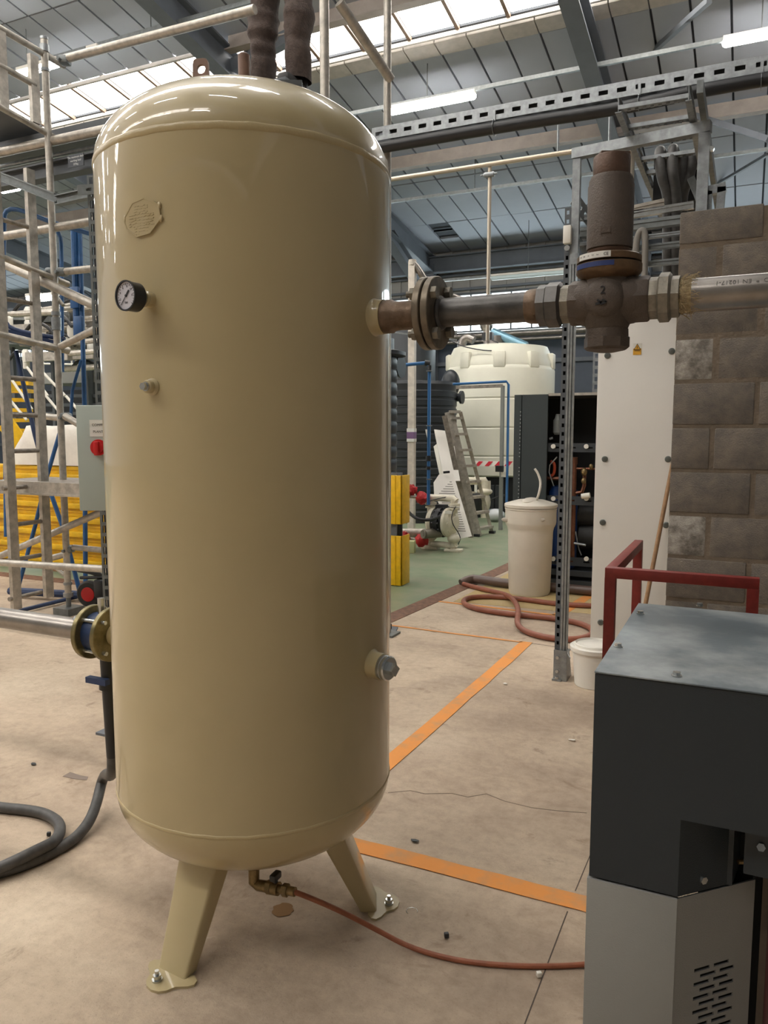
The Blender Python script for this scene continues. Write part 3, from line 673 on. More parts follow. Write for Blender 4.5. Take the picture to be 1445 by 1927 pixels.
# union 2 and the right hand pipe
un2 = thing('pipe_union', ax_(xp(1222)), 'bright iron pipe union right of the brown relief valve', 'pipe fitting', 'pipe unions at the relief valve')
g = M(); g.lathe([(.0465, 0), (.048, .002), (.048, .024), (.0465, .027)], ax_(xp(1219)), X, n=8); part('nipple', g, malle, un2)
g = M(); g.lathe([(.050, 0), (.0565, .004), (.0565, .024), (.050, .029)], ax_(xp(1238)), X, n=8); part('union_nut', g, malle, un2)
g = M(); g.cyl(ax_(xp(1259)), ax_(xp(1278)), .047, n=8); part('hexagon', g, malle, un2)
rp = thing('threaded_steel_pipe', ax_(xp(1278)), 'shiny steel pipe with hemp at its thread running out to the right', 'pipe')
g = M(); g.cyl(ax_(xp(1276)), ax_(.75), .0372, n=40); part('pipe_wall', g, ssteel, rp)
random.seed(5)
g = M(); g.lathe([(.037, 0), (.0392, .004), (.0388, .016), (.0375, .026)], ax_(xp(1278)), X, n=30)
for k in range(170):
    t = random.uniform(0, 6.28); a = ax_(xp(1278)+random.uniform(0, .03))+Vector((0, math.cos(t), math.sin(t)))*.0395; b = a+Vector((random.uniform(-.002, .03), math.cos(t)*.004+random.uniform(-.01, .01), math.sin(t)*.004+random.uniform(-.012, .012))); g.tube([a, (a+b)/2+Vector((0, 0, .002)), b], .0006, 4)
part('hemp_packing', g, hemp, rp, 'frayed hemp fibre')
t = math.radians(-90+34); nn = Vector((0, -math.cos(math.radians(28)), math.sin(math.radians(28))))
up_ = Vector((0, math.sin(math.radians(28)), math.cos(math.radians(28))))
text('pipe_stamp', 'OSAVO  *  EN 10217-1', .015, ax_(.0)+nn*.0377+X*-.01, -X, -up_, mat('faded_ink', s(84, 80, 76), .7), rp, .0002)

# ================================================================ INLET PIPE AND BUTTERFLY VALVE ON THE LEFT (axis z=.815)
IZ = .815
ip = thing('inlet_pipe', (-2.4, AY, IZ), 'thick dull steel pipe entering the tank low on the left', 'pipe')
g = M(); g.cyl((-7.0, AY, IZ), (-2.05, AY, IZ), .037, n=36); part('pipe_wall', g, ssteel, ip)
fc = YP(186, 1190, AY)
xl = YP(172, 1190, AY).x; 
bv = thing('butterfly_valve', (xl, AY, IZ), 'blue wafer valve between two yellowish flanges beside the tank', 'valve')
for x0 in (xl, xl+.085):
    g = M(); g.lathe([(.090, 0), (.0925, .002), (.0925, .017), (.090, .019)], (x0, AY, IZ), X, n=56); part('flange', g, passiv, bv, 'yellow passivated flange')
g = M(); g.cyl((xl+.019, AY, IZ), (xl+.085, AY, IZ), .068, n=40); wb = part('valve_body', g, dkblue, bv, 'blue valve body')
for k in range(4):
    t = math.radians(45+90*k); c_ = Vector((0, math.cos(t), math.sin(t)))*.074; a = Vector((xl-.02, AY, IZ))+c_
    g = M(); g.cyl(a, a+X*.14, .007, n=10); g.hexa(a+X*.006, a+X*.019, .013); g.hexa(a+X*.106, a+X*.119, .013); part('stud', g, zinc, bv)
g = M(); g.cyl((xl+.105, AY, IZ), (-1.72, AY, IZ), .037, n=30); part('nozzle', g, cream, bv)
g = M(); g.cyl((xl+.05, AY, IZ+.06), (xl+.05, AY, IZ+.12), .012, n=12); part('valve_stem', g, zinc, bv)
# black drop leg with a small ball valve and the fat grey hose
dl = thing('drain_drop_pipe', (xl+.07, AY, .25), 'black drop pipe with a small blue handled valve under the left flange', 'pipe')
dx = YP(202, 1300, AY).x
g = M(); g.cyl((dx, AY, IZ-.05), (dx+.015, AY, .38), .022, n=16); g.cyl((dx, AY, .62), (dx, AY, .655), .027, n=16); part('pipe_wall', g, blackp, dl)
hp = YP(190, 1275, AY); g = M(); g.bar(hp+Vector((-.03, -.03, 0)), hp+Vector((.06, -.03, 0)), .022, .02); g.cyl(hp+Vector((.045, -.03, 0)), (dx, AY, hp.z), .01); part('valve_handle', g, dkblue, dl, 'blue lever')
g = M()
pts = [Vector((dx+.015, AY, .40)), Vector((dx+.01, AY, .30)), G(196, 1465, .09)+Vector((0, 0, .03)), G(178, 1530, .05), G(150, 1572, .022), G(110, 1598, .02), G(60, 1622, .02), G(0, 1642, .02), G(-120, 1670, .02), G(-260, 1600, .02), G(-200, 1500, .02), G(-60, 1508, .02), G(0, 1520, .02), G(50, 1524, .02), G(90, 1532, .022), G(116, 1552, .03), G(108, 1582, .05), G(70, 1600, .055), G(20, 1625, .05), G(-60, 1660, .02), G(-200, 1690, .02)]
solo('thick_hose', M().tube(pts, .0205, 14, 3), hosegrey, 'fat dark grey hose curling on the floor left of the tank', 'hose')
# ================================================================ SCAFFOLD TOWER, LEFT
SY, SX = 4.55, -5.02
sf = thing('scaffold_tower', XP(130, 1155, SX)*1, 'scuffed aluminium scaffold tower with ladder frame at the left and rails behind the tank', 'scaffold')
sf.location.z = 0
def st(nm, a, b, r=.0265, m=alu, n=12): return part(nm, M().cyl(a, b, r, n=n), m, sf)
def sy(x, y): return YP(x, y, SY)
def sx(x, y): return XP(x, y, SX)
pb = G(130, 1155); pt = YP(121, 58, pb.y)
st('standard', Vector((pb.x, pb.y, .14)), Vector((pb.x, pb.y, pt.z)), .0275)
def py_(y): return Vector((pb.x, pb.y, YP(125, y, pb.y).z))
for y0, y1, rr in ((57, 62, .031), (72, 86, .034), (118, 124, .033), (585, 592, .036), (596, 612, .038), (612, 620, .036), (1095, 1100, .035), (1115, 1122, .04)): st('collar', py_(y0), py_(y1), rr, galv)
st('adjustable_leg', Vector((pb.x, pb.y, .06)), Vector((pb.x, pb.y, .16)), .02, galvd)
part('base_plate', M().box((pb.x, pb.y, .03), (.17, .17, .06)), galvd, sf)
# ladder stiles (flat aluminium box) and rungs in the end plane
for (x0, y0, x1, y1) in ((63, 105, 66, 232), (64, 322, 83, 1126), (3, 55, 3, 205), (3, 300, 17, 1150)):
    a, b = sx(x0, y0), sx(x1, y1); b.y = a.y = (a.y+b.y)/2
    part('ladder_stile', M().bar(a, b, .035, .075, up=(0, 1, 0)), alu, sf)
for a, b in (((12, 709), (73, 716)), ((14, 778), (73, 784)), ((14, 847), (75, 850)), ((16, 988), (77, 982)), ((17, 1127), (78, 1115)), ((5, 413), (60, 430)), ((5, 557), (72, 577)), ((5, 918), (76, 915)), ((14, 1053), (76, 1047))):
    p0, p1 = sx(*a), sx(*b); p1.z = p0.z = (p0.z+p1.z)/2; st('rung', p0, p1, .017, alud)
for a, b, r in (((-20, 42), (121, 124), .025), ((-20, 113), (66, 160), .024), ((-20, 190), (108, 262), .023), ((-20, 474), (128, 535), .024), ((-20, 625), (128, 660), .029)): st('ledger', sx(*a), sx(*b), r)
for a, b, r in (((118, 112), (474, 19), .031), ((-20, 449), (300, 396), .033), ((104, 513), (300, 492), .029), ((-20, 291), (330, 216), .036), ((80, 783), (122, 787), .027), ((138, 1030), (300, 1046), .024), ((85, 1053), (128, 1042), .026)):
    p0 = sy(*a); p1 = sy(*b)
    if b[0] >= 300: p1 = p0+(p1-p0)*(((-2.56 if b[1] > 300 else -3.1)-p0.x)/(p1.x-p0.x))
    st('ledger', p0, p1, r)
for a, b, r in (((-20, 484), (190, 580), .037), ((114, 652), (210, 604), .027), ((122, 783), (215, 838), .027), ((-20, 1055), (250, 938), .028)):
    p0 = YP(*a, SY-.12); p1 = YP(*b, SY-.12); st('brace', p0, p1, r)
st('brace', sy(97, 545), sy(119, 575), .014); st('brace', sy(96, 1060), sy(130, 1090), .016)
st('foreground_ledger', YP(-30, 1057, 3.9), YP(300, 1077, 3.9), .026)
st('brace', YP(638, 5, SY+.05), YP(735, 150, 5.05), .034)
for px, yy, py0 in ((611, SY, -60), (729, 5.05, -60)):
    q = YP(px, 150, yy); st('standard', Vector((q.x, q.y, .02)), Vector((q.x, q.y, YP(px, py0, yy).z)), .031 if px < 700 else .027)
    part('base_plate', M().box((q.x, q.y, .008), (.15, .15, .016)), galvd, sf)
for (x, y) in ((122, 114), (117, 512), (97, 512), (112, 652), (124, 784), (130, 1033)):
    q = sy(x, y); g = M(); g.box(q, (.075, .09, .06), Matrix.Rotation(.4, 3, 'Z'), .015); g.hexa(q+Vector((0, -.07, -.01)), q+Vector((0, -.03, -.01)), .014); part('clamp', g, galvd, sf)
q = YP(729, 265, 5.03); part('clamp', M().box(q, (.1, .1, .1), None, .02), roofst, sf)
# decking
g = M(); g.bb((-6.3, 4.6, 3.80), (-2.9, 5.3, 3.85)); part('deck_board', g, steelgrey, sf, 'grey deck high on the tower')
g = M(); a = G(-20, 196, 3.9); b = G(100, 264, 3.9); c = G(-20, 282, 3.9); g.prism([a, b, c], (0, 0, .03)); part('deck_board', g, steelgrey, sf)
g = beam_i(YP(-20, 347, 4.62), YP(330, 272, 4.62), .1, .12, .014, .02); part('deck_beam', g, steelgrey, sf, 'dark steel beam under the deck')
st('ledger', YP(-20, 318, 4.66), YP(330, 246, 4.66), .02, galv)
for a, b in (((-10, 328), (108, 374)), ((108, 378), (300, 335))):
    p0, p1 = YP(*a, 4.3), YP(*b, 4.3); g = M(); g.bar(p0, p1, .012, .06); g.bar(p0+Z*.03, p1+Z*.03, .06, .008); g.bar(p0-Z*.03, p1-Z*.03, .06, .008); part('channel', g, galvd, sf)
# lower trapdoor deck
g = M(); p0 = YP(-20, 910, 4.2); p1 = YP(250, 908, 4.2); zt = (p0.z+p1.z)/2; p1.x = -2.6; g.bb((p0.x, 4.2, zt-.04), (p1.x, 4.75, zt)); part('deck_board', g, alud, sf)
g = M(); g.bb((p0.x, 4.17, zt-.09), (p1.x, 4.2, zt+.005)); g.bb((p0.x, 4.15, zt-.095), (p1.x, 4.2, zt-.08)); part('deck_beam', g, alu, sf)
# sign on the deck beam
q = YP(143, 302, 4.5); g = M().box(q, (.16, .006, .09)); o = part('sign', g, mat('sign_grey', s(60, 64, 70), .5), sf, 'small dark sign with white words')
for k, tx in enumerate(('The maximum deck', 'working load', '275kg')): text('sign_words', tx, .021, q+Vector((0, -.0036, .026-k*.026)), X, Z, inkw, o, .0002)

# ================================================================ PERSON ON THE DECK BEHIND THE TANK
DZ = 3.85
pA = YP(563, 60, 4.92); pB = YP(497, 60, 4.92)
mx = (pA.x+pB.x)/2; py0 = 4.92
person = thing('person', (mx, py0, DZ), 'person in dark brown trousers standing on the scaffold deck behind the tank', 'person')
def skinned(name, joints, edges, m, parent, sub=2, label=None):
    me = bpy.data.meshes.new(name); off = woff(parent)
    me.from_pydata([tuple(Vector(j[0])-off) for j in joints], edges, []); me.materials.append(m)
    o = bpy.data.objects.new(name, me); COL.objects.link(o); o.parent = parent
    sk = o.modifiers.new('skin', 'SKIN'); 
    for i, j in enumerate(joints):
        r = j[1]; me.skin_vertices[0].data[i].radius = (r, r) if not isinstance(r, tuple) else r
    me.skin_vertices[0].data[0].use_root = True
    sk.use_smooth_shade = True; su = o.modifiers.new('sub', 'SUBSURF'); su.levels = sub; su.render_levels = sub
    if label: o['label'] = label
    return o
def H(x, y, z): return Vector((mx+x, py0+y, DZ+z))
kx = (pA.x-pB.x)/2
J = [(H(0, 0, .98), .10), (H(0, .02, 1.15), .125), (H(0, .03, 1.35), .15), (H(0, .02, 1.47), .09), (H(0, 0, 1.54), .058), (H(0, -.02, 1.66), .095), (H(0, -.02, 1.74), .085),
     (H(-kx*.9, 0, .84), .06), (H(-kx, -.02, .52), .06), (H(-kx, .02, .12), .042), (H(-kx, -.02, .045), .04), (H(-kx, -.16, .035), .035),
     (H(kx*.9, 0, .84), .06), (H(kx, -.02, .52), .06), (H(kx*.9, .02, .12), .042), (H(kx*.9, -.02, .045), .04), (H(kx*.9, -.16, .035), .035),
     (H(-.2, .02, 1.42), .05), (H(-.27, .0, 1.14), .04), (H(-.24, -.2, 1.3), .03), (H(-.2, -.26, 1.38), .022),
     (H(.2, .02, 1.42), .05), (H(.27, .0, 1.14), .04), (H(.24, -.2, 1.3), .03), (H(.2, -.26, 1.38), .022)]
Eg = [(0, 1), (1, 2), (2, 3), (3, 4), (4, 5), (5, 6), (0, 7), (7, 8), (8, 9), (9, 10), (10, 11), (0, 12), (12, 13), (13, 14), (14, 15), (15, 16), (2, 17), (17, 18), (18, 19), (19, 20), (2, 21), (21, 22), (22, 23), (23, 24)]
body = skinned('body', J, Eg, skin, person)
for sgn in (-1, 1):  # fingers, rooted in each palm
    for k in range(4):
        o_ = H(sgn*(.2+.008-.014*k), -.26, 1.38+(.004 if k in (1, 2) else 0)); l = (.07, .08, .076, .06)[k]
        skinned('finger', [(o_, .010), (o_+Vector((0, -l*.5, -.012)), .009), (o_+Vector((0, -l*.8, -.035)), .008)], [(0, 1), (1, 2)], skin, person, 1)
    o_ = H(sgn*.185, -.235, 1.385); skinned('thumb', [(o_, .011), (o_+Vector((-sgn*.03, -.03, -.01)), .010), (o_+Vector((-sgn*.035, -.055, -.02)), .009)], [(0, 1), (1, 2)], skin, person, 1)
# trousers with knee folds (lathe-like shells around the legs)
def leg_shell(cx, sgn, seed):
    random.seed(seed); g = M(); n = 28; R_ = []
    zs = [.10+.86*i/34 for i in range(35)]
    for z in zs:
        r = .084+.022*max(0, (z-.3)/.6) + (.008*math.sin(z*55+seed) if .22 < z < .62 else 0)*(.6)
        if z < .3: r = .080+.012*(z/.3)
        if .45 < z < .6: r += .012
        xo = cx*(1-.25*max(0, (z-.6)/.4)) ; yo = -.02*math.sin(min(1, z/.6)*math.pi)
        for k in range(n):
            t = 2*math.pi*k/n; rr = r*(1+.035*math.sin(3*t+z*16+seed)+.02*math.sin(5*t-z*27)+.02*math.sin(t*2+z*60+seed)*(1 if .3 < z < .65 else .3))
            g.v.append(H(xo+rr*math.cos(t), yo+rr*1.12*math.sin(t), z))
    for i in range(len(zs)-1):
        for k in range(n): k2 = (k+1) % n; g.f.append((i*n+k, i*n+k2, (i+1)*n+k2, (i+1)*n+k))
    return g
tr = leg_shell(-kx, -1, 1); t2 = leg_shell(kx, 1, 4); n0 = len(tr.v); tr.v += t2.v; tr.f += [tuple(n0+i for i in q) for q in t2.f]
tr.lathe([(.10, .86), (.165, .92), (.175, 1.0), (.165, 1.08), (.15, 1.10)], H(0, 0, 0), Z, n=28)
part('trousers', tr, trouser, person, ang=80)
for sgn, q in ((-1, -kx), (1, kx*.9)):
    g = M(); g.box(H(q, -.06, .05), (.1, .3, .1), None, .03); g.cyl(H(q, .03, .05), H(q, .03, .16), .055, n=16); part('boot', g, boot, person)
g = M(); g.lathe([(.175, 1.02), (.18, 1.15), (.20, 1.35), (.17, 1.45), (.08, 1.50)], H(0, .02, 0), Z, n=28)
for sgn in (-1, 1): g.tube([H(sgn*.17, .02, 1.43), H(sgn*.27, .0, 1.16), H(sgn*.245, -.17, 1.27)], .058, 14, 1)
part('jacket', g, jacket, person, ang=80)
g = M(); g.ell(H(0, .005, 1.735), (.105, .115, .10), 20, 12); part('hair', g, hairm, person)
g = M()
for sgn in (-1, 1): g.ell(H(sgn*.035, -.105, 1.69), (.012, .008, .008), 10, 6)
part('eyes', g, ink, person)
g = M(); g.ell(H(0, -.125, 1.66), (.014, .022, .024), 10, 8)
for sgn in (-1, 1): g.ell(H(sgn*.098, -.02, 1.67), (.012, .022, .034), 10, 8)
g.ell(H(0, -.105, 1.615), (.026, .01, .007), 10, 6)
part('face_features', g, skin, person)

# ================================================================ ELECTRICAL BOX ON A STRUT POST, LEFT OF THE TANK
D1 = 3.55
a = P(171, 330, D1); b = P(195, 1130, D1)
sp = thing('strut_post', (a.x, a.y, 0), 'slotted galvanised channel post carrying the grey isolator box', 'strut')
fx = RT.copy()
def chan(parent, p0, p1, wd, side, m=galvd, nm='channel', sw=.035, pitch=.052):
    # slotted web facing the camera plus two flanges behind
    p0 = Vector(p0); p1 = Vector(p1); d = (p1-p0).normalized(); s_ = Vector(side); s_ = (s_-d*s_.dot(d)).normalized(); bk = s_.cross(d); 
    if bk.dot(p0-EYE) < 0: bk = -bk
    g = M(); L = (p1-p0).length; n = max(1, int(L/pitch)); ph = L/n
    for e in (-1, 1): g.bar(p0+s_*e*wd*.36, p1+s_*e*wd*.36, wd*.28, .003, up=bk)
    for k in range(n+1):
        c = k*ph; q0, q1 = max(0, c-(ph-sw)/2), min(L, c+(ph-sw)/2); g.bar(p0+d*q0, p0+d*q1, wd*.46, .003, up=bk)
    for e in (-1, 1): g.bar(p0+s_*e*wd*.5+bk*wd*.5, p1+s_*e*wd*.5+bk*wd*.5, .003, wd, up=bk)
    return part(nm, g, m, parent)
top_ = Vector((a.x, a.y, a.z)); bot_ = Vector((a.x, a.y, .01))
chan(sp, top_, bot_, .036, RT)
part('channel_lining', M().bar(top_+Vector((-.02, .035, 0)), bot_+Vector((-.02, .035, 0)), .02, .012, up=(0, 1, 0)), steelgrey, sp)
part('foot_plate', M().box((a.x, a.y+.02, .006), (.14, .12, .012)), roofst, sp)
q0 = P(146, 358, D1-.03); q1 = P(230, 352, D1-.03); g = M(); g.slotted(q0, q1, .044, .004, .07, .026, .014); g.bar(q0+Z*.022+Y*.02, q1+Z*.022+Y*.02, .04, .003); part('cross_arm', g, galvd, sp)
bx0 = P(143, 763, D1-.08); bx1 = P(151, 962, D1-.08)
H0 = bx0.z; H1 = bx1.z; bw = .36
eb = thing('isolator_box', bx1, 'pale grey metal box with a red rotary isolator half hidden by the tank', 'electrical box')
xd = Vector((math.cos(math.radians(27)), math.sin(math.radians(27)), 0)); yd = Vector((-xd.y, xd.x, 0))
Rm = Matrix((xd, yd, Z)).transposed()
cxb = (bx0+bx1)/2; cxb.z = (H0+H1)/2
part('box_body', M().box(cxb+xd*bw/2+yd*.08, (bw, .15, H0-H1), Rm, .006), boxgrey, eb)
part('box_door', M().box(cxb+xd*bw/2, (bw, .014, H0-H1), Rm, .004), boxgrey, eb)
q = P(186, 842, D1-.09); q -= yd*(q-cxb).dot(yd)
g = M(); g.cyl(q-yd*.006, q-yd*.016, .036, n=36); pp = part('isolator_plate', g, redp, eb, 'red round isolator')
g = M(); g.cyl(q-yd*.016, q-yd*.034, .028, n=24); g.box(q-yd*.04+Z*-.004, (.02, .02, .062), Rm, .004); part('isolator_knob', g, redp, pp)
q2 = q+Z*.086+xd*.02; lb_ = part('label_plate', M().box(q2-yd*.008, (.115, .001, .075), Rm), labelw, eb, 'white label')
text('label_words', 'COMPRESSOR', .015, q2-yd*.0092+Z*.014, xd, Z, ink, lb_, .0002); text('label_words', 'PLANT', .015, q2-yd*.0092-Z*.016-xd*.02, xd, Z, ink, lb_, .0002)

# ================================================================ BLUE MOBILE STEPS BEHIND THE SCAFFOLD
bs = thing('mobile_steps', G(90, 1130), 'blue tubular mobile steps with handrail standing behind the scaffold', 'steps')
BD = 7.0
def bt_(nm, pts, r, m=bluep, sm=0, d=BD): return part(nm, M().tube([P(x, y, d) for x, y in pts], r, 10, sm), m, bs)
bt_('handrail', [(12, 1010), (8, 640), (6, 410), (14, 393), (40, 395), (70, 408), (112, 423), (170, 440)], .021, sm=1)
bt_('handrail', [(100, 432), (113, 440), (116, 470), (117, 700)], .018, sm=1)
bt_('rear_post', [(139, 420), (145, 640)], .032, d=7.4); bt_('rear_post', [(150, 430), (159, 760), (161, 1112)], .022, d=7.4)
part('knee_rail', M().tube([P(6, 588, BD), P(12, 612, BD), P(32, 622, BD), P(70, 630, BD), P(122, 638, BD)], .02, 10, 1), dkblue, bs)
g = M(); a, b = P(-10, 626, BD-.1), P(112, 655, BD+.1); g.bar(a, b, .7, .05, up=(0, 0, 1)); part('platform', g, dkblue, bs)
bt_('strut', [(30, 660), (66, 820), (86, 892)], .02, dkblue); bt_('strut', [(97, 932), (119, 995), (150, 1113)], .02); bt_('strut', [(86, 892), (97, 932)], .02)
bt_('strut', [(118, 795), (88, 898), (66, 990), (23, 1147)], .017, d=6.6)
bt_('strut', [(153, 678), (146, 700), (136, 735), (133, 790)], .015, d=7.3)
g = M(); g.tube([G(34, 1150, .03), G(165, 1118, .03)], .018, 8); g.tube([G(18, 1112, .06), G(165, 1120, .06)], .035, 8); part('base_frame', g, dkblue, bs)
for x, y in ((139, 560), (146, 615)): part('gusset', M().box(P(x+2, y, 7.35), (.11, .03, .2), None, .01), bluep, bs)

# ================================================================ STACK OF YELLOW RACKING BEAMS WITH WRAPPED BUNDLE
random.seed(11)
y0 = 5.85; base_z = YP(100, 1058, y0).z; HH = (YP(100, 876, y0).z-base_z)/7; k = 0
xl_ = YP(-60, 1000, y0).x; xr_ = YP(250, 1000, y0).x
for row in range(7):
    hh = HH-.003; z_ = base_z+row*HH; xo = random.uniform(-.08, .08)
    for col_ in range(2 if row in (3, 6) else 1):
        y_ = y0+col_*.12; g = M()
        g.bb((xl_+xo, y_, z_), (xr_+xo, y_+.05, z_+hh), .012); g.bb((xl_+xo, y_-.05, z_), (xr_+xo, y_+.01, z_+hh*.42), .012); g.bb((xl_+xo, y_-.012, z_+hh*.72), (xr_+xo, y_+.01, z_+hh), .004)
        words = ('lowest', 'second', 'third', 'fourth', 'fifth', 'sixth', 'top')[row]
        solo('racking_beam', g, yellow, 'yellow stepped steel racking beam, %s %s of the stack behind the scaffold' % (words, 'at the front' if col_ == 0 else 'at the back'), 'beam', 'yellow racking beams')
g = M()
for x in (xl_+.4, xl_+1.3, xr_-.25): g.bb((x, y0+.005, 0.003), (x+.1, y0+.2, base_z-.004))
solo('timber_bearers', g, wood, 'pale timber bearers under the yellow beam stack on green floor', 'timber')
g = M(); zt_ = base_z+7*HH
zz = YP(135, 802, 5.95).z
x0_, x1_ = YP(40, 850, 5.95).x, YP(260, 850, 5.95).x
NX, NZ = 26, 10
for i in range(NX+1):
    u_ = i/NX; x_ = x0_+(x1_-x0_)*u_
    hgt = (zz-zt_)*min(1, .35+u_*5.5)*(1+.015*math.sin(u_*17))
    for j_ in range(NZ+1):
        a_ = math.pi*j_/NZ; g.v.append(Vector((x_+random.uniform(-.008, .008), 5.95-.13*math.cos(a_)*(1+.06*math.sin(u_*21+j_)), zt_+.004+hgt*min(1, 1.5*math.sin(a_))*(1+.015*math.sin(u_*13+j_*1.7)))))
for i in range(NX):
    for j_ in range(NZ): a_ = i*(NZ+1)+j_; g.f.append((a_, a_+1, a_+NZ+2, a_+NZ+1))
solo('wrapped_bundle', g, sheetm, 'white polythene wrapped bundle lying on the yellow beams', 'bundle', ang=80)
# hand truck
ht = thing('hand_truck', G(170, 1138), 'black sack truck with red hubbed wheel just left of the tank', 'trolley')
wc = G(170, 1142, .0); wc.z = .115
for dy in (0, .42):
    c = wc+Vector((.0, dy, 0)); g = M(); g.lathe([(.06, -.03), (.10, -.03), (.115, -.015), (.115, .015), (.10, .03), (.06, .03)], c, (.25, -1, 0), n=32); w_ = part('wheel', g, rubber, ht)
    g = M(); g.cyl(c+Vector((.008, -.034, 0)), c+Vector((-.008, .034, 0)), .062, n=24); hb = part('hub', g, redp, w_, 'red hub')
g = M(); g.box(wc+Vector((.22, .2, .05)), (.36, .3, .03), None, .008); g.tube([wc+Vector((-.12, .0, .20)), wc+Vector((.05, .0, .19)), wc+Vector((.2, .02, .14)), wc+Vector((.45, .05, .12))], .022, 10, 2); g.box(wc+Vector((.16, .05, .06)), (.14, .2, .16), None, .02); g.tube([wc+Vector((-.1, .0, .13)), wc+Vector((.2, .0, .16))], .014, 8)
part('truck_frame', g, blackp, ht)

# ================================================================ FAR LEFT: MEZZANINE, YELLOW STAIR, PIPE CLUTTER
mz = thing('mezzanine', P(120, 900, 13.5), 'distant grey steel mezzanine with pale handrails behind the blue steps', 'mezzanine'); mz.location.z = 0
MY = 11.2
def mp(x, y, Yy=MY): return YP(x, y, Yy)
g = M(); a, b = mp(70, 702), mp(330, 708); g.bb((a.x, MY, mp(100, 722).z), (b.x, MY+1.5, mp(100, 701).z)); part('deck_edge', g, mat('grey_fascia', s(140, 140, 136), .6), mz)
for x in (168,): a = mp(x, 640); part('column', M().bb((a.x-.07, MY-.1, 0), (a.x+.07, MY+.04, mp(x, 643).z)), steelgrey, mz)
for x in (82, 99, 118, 136): a = mp(x, 700); part('baluster', M().cyl((a.x, MY, a.z), (a.x, MY, mp(x, 664).z), .018, n=6), whitep, mz)
for y in (664, 684, 622, 640): a, b = mp(66 if y > 650 else 20, y), mp(330, y+6); part('rail', M().cyl(a, b, .02, n=6), whitep if y > 630 else ssteel, mz)
g = M(); a, b = mp(60, 778, 12.6), mp(330, 728, 12.6); g.bb((a.x, 12.6, .9), (b.x, 12.8, b.z)); part('under_deck_shade', g, darkfill, mz)  # black slab stands in for the darkness under the deck
for y in (745, 762, 778): a, b = mp(90, y), mp(330, y); part('shelf_rail', M().bar(a, b, .1, .06), steelgrey, mz)
ys = thing('yellow_stair', P(40, 900, 11), 'yellow steel staircase far away at the left edge', 'staircase'); ys.location.z = 0
for i, y in enumerate((722, 736, 753, 772, 791, 810, 828)):
    a, b = P(12, y, 11), P(60-i*1.5, y, 11); part('tread', M().bar(a, b, .22, .05), yellow, ys)
g = M(); g.bar(P(10, 795, 10.6), P(52, 856, 10.6), .04, .24); part('stringer', g, yellow, ys); part('landing_box', M().box(P(16, 728, 10.6), (.24, .1, .13)), yellow, ys)
for a, b in (((12, 700), (60, 770)), ((80, 700), (122, 744)), ((84, 742), (124, 790)), ((10, 742), (50, 790)), ((50, 690), (90, 745)), ((124, 745), (150, 775))): part('stair_rail', M().cyl(P(*a, 10.4), P(*b, 10.4), .018, n=6), whitep, ys)
random.seed(21)
pc = ['long pale pipe', 'short white drum', 'grey duct length', 'thin bright pipe', 'upright white canister', 'dark bent pipe']
own = [('stored_pipe', 'long pale pipe lying highest in the far rack', (90, 618), 0), ('stored_canister', 'white upright canister at the left of the far rack', (28, 640), 1), ('stored_duct', 'grey square duct lying across the far rack', (60, 600), 2), ('stored_canister', 'white canister just left of the scaffold post in the far rack', (104, 634), 1), ('stored_hose', 'dark bent hose drooping in the far rack', (70, 600), 5), ('stored_pipe', 'short bright pipe low in the far rack', (40, 648), 3)]
def junk(g, q, kk):
    if kk in (0, 3): g.cyl(q, q+Vector((random.uniform(.6, 1.6), 0, random.uniform(-.05, .05))), random.uniform(.02, .05), n=8)
    elif kk in (1, 4): g.lathe([(.05, 0), (.055, .03), (.055, .17), (.035, .2)], q, Z, n=12)
    elif kk == 2: g.bar(q, q+Vector((.8, .1, 0)), .12, .14)
    else: g.tube([q, q+Vector((.2, 0, .15)), q+Vector((.5, 0, .1)), q+Vector((.7, 0, -.1))], .03, 8, 1)
    return g
for nm, lb, px_, kk in own: solo(nm, junk(M(), P(px_[0], px_[1], 12.7), kk), (alu, whitep, galvd, ssteel, whitep, blackp)[kk], lb, nm.split('_')[1])
for mm, nm, n_, lb in ((alu, 'rack_clutter', 34, 'jumble of pale pipes and fittings filling the far rack'), (blackp, 'dark_rack_clutter', 12, 'jumble of dark hoses among the far rack fittings'), (whitep, 'white_rack_clutter', 20, 'scatter of small white drums in the far rack')):
    g = M()
    for i in range(n_): junk(g, P(random.uniform(5, 178), random.uniform(580, 700), random.uniform(12.2, 13)), {'rack_clutter': (0, 3, 0, 2)[i % 4], 'dark_rack_clutter': 5, 'white_rack_clutter': 1}[nm])
    solo(nm, g, mm, lb, 'clutter', kind='stuff')
rk = mz
for y in (606, 628, 650): 
    a, b = P(-30, y, 13.5), P(300, y+6, 13.5); part('shelf', M().bar(a, b, 1.0, .04), galvd, rk)
for x in (20, 95, 160): a = P(x, 580, 13.5); part('upright', M().bar(a, (a.x, a.y, 0), .06, .06, up=(0, 1, 0)), steelgrey, rk)
part('back_panel', M().bb((P(-30, 600, 13.5).x, 14.2, 1.2), (P(320, 600, 13.5).x, 14.3, 3.45)), mat('rack_back', s(92, 94, 96), .8), rk)
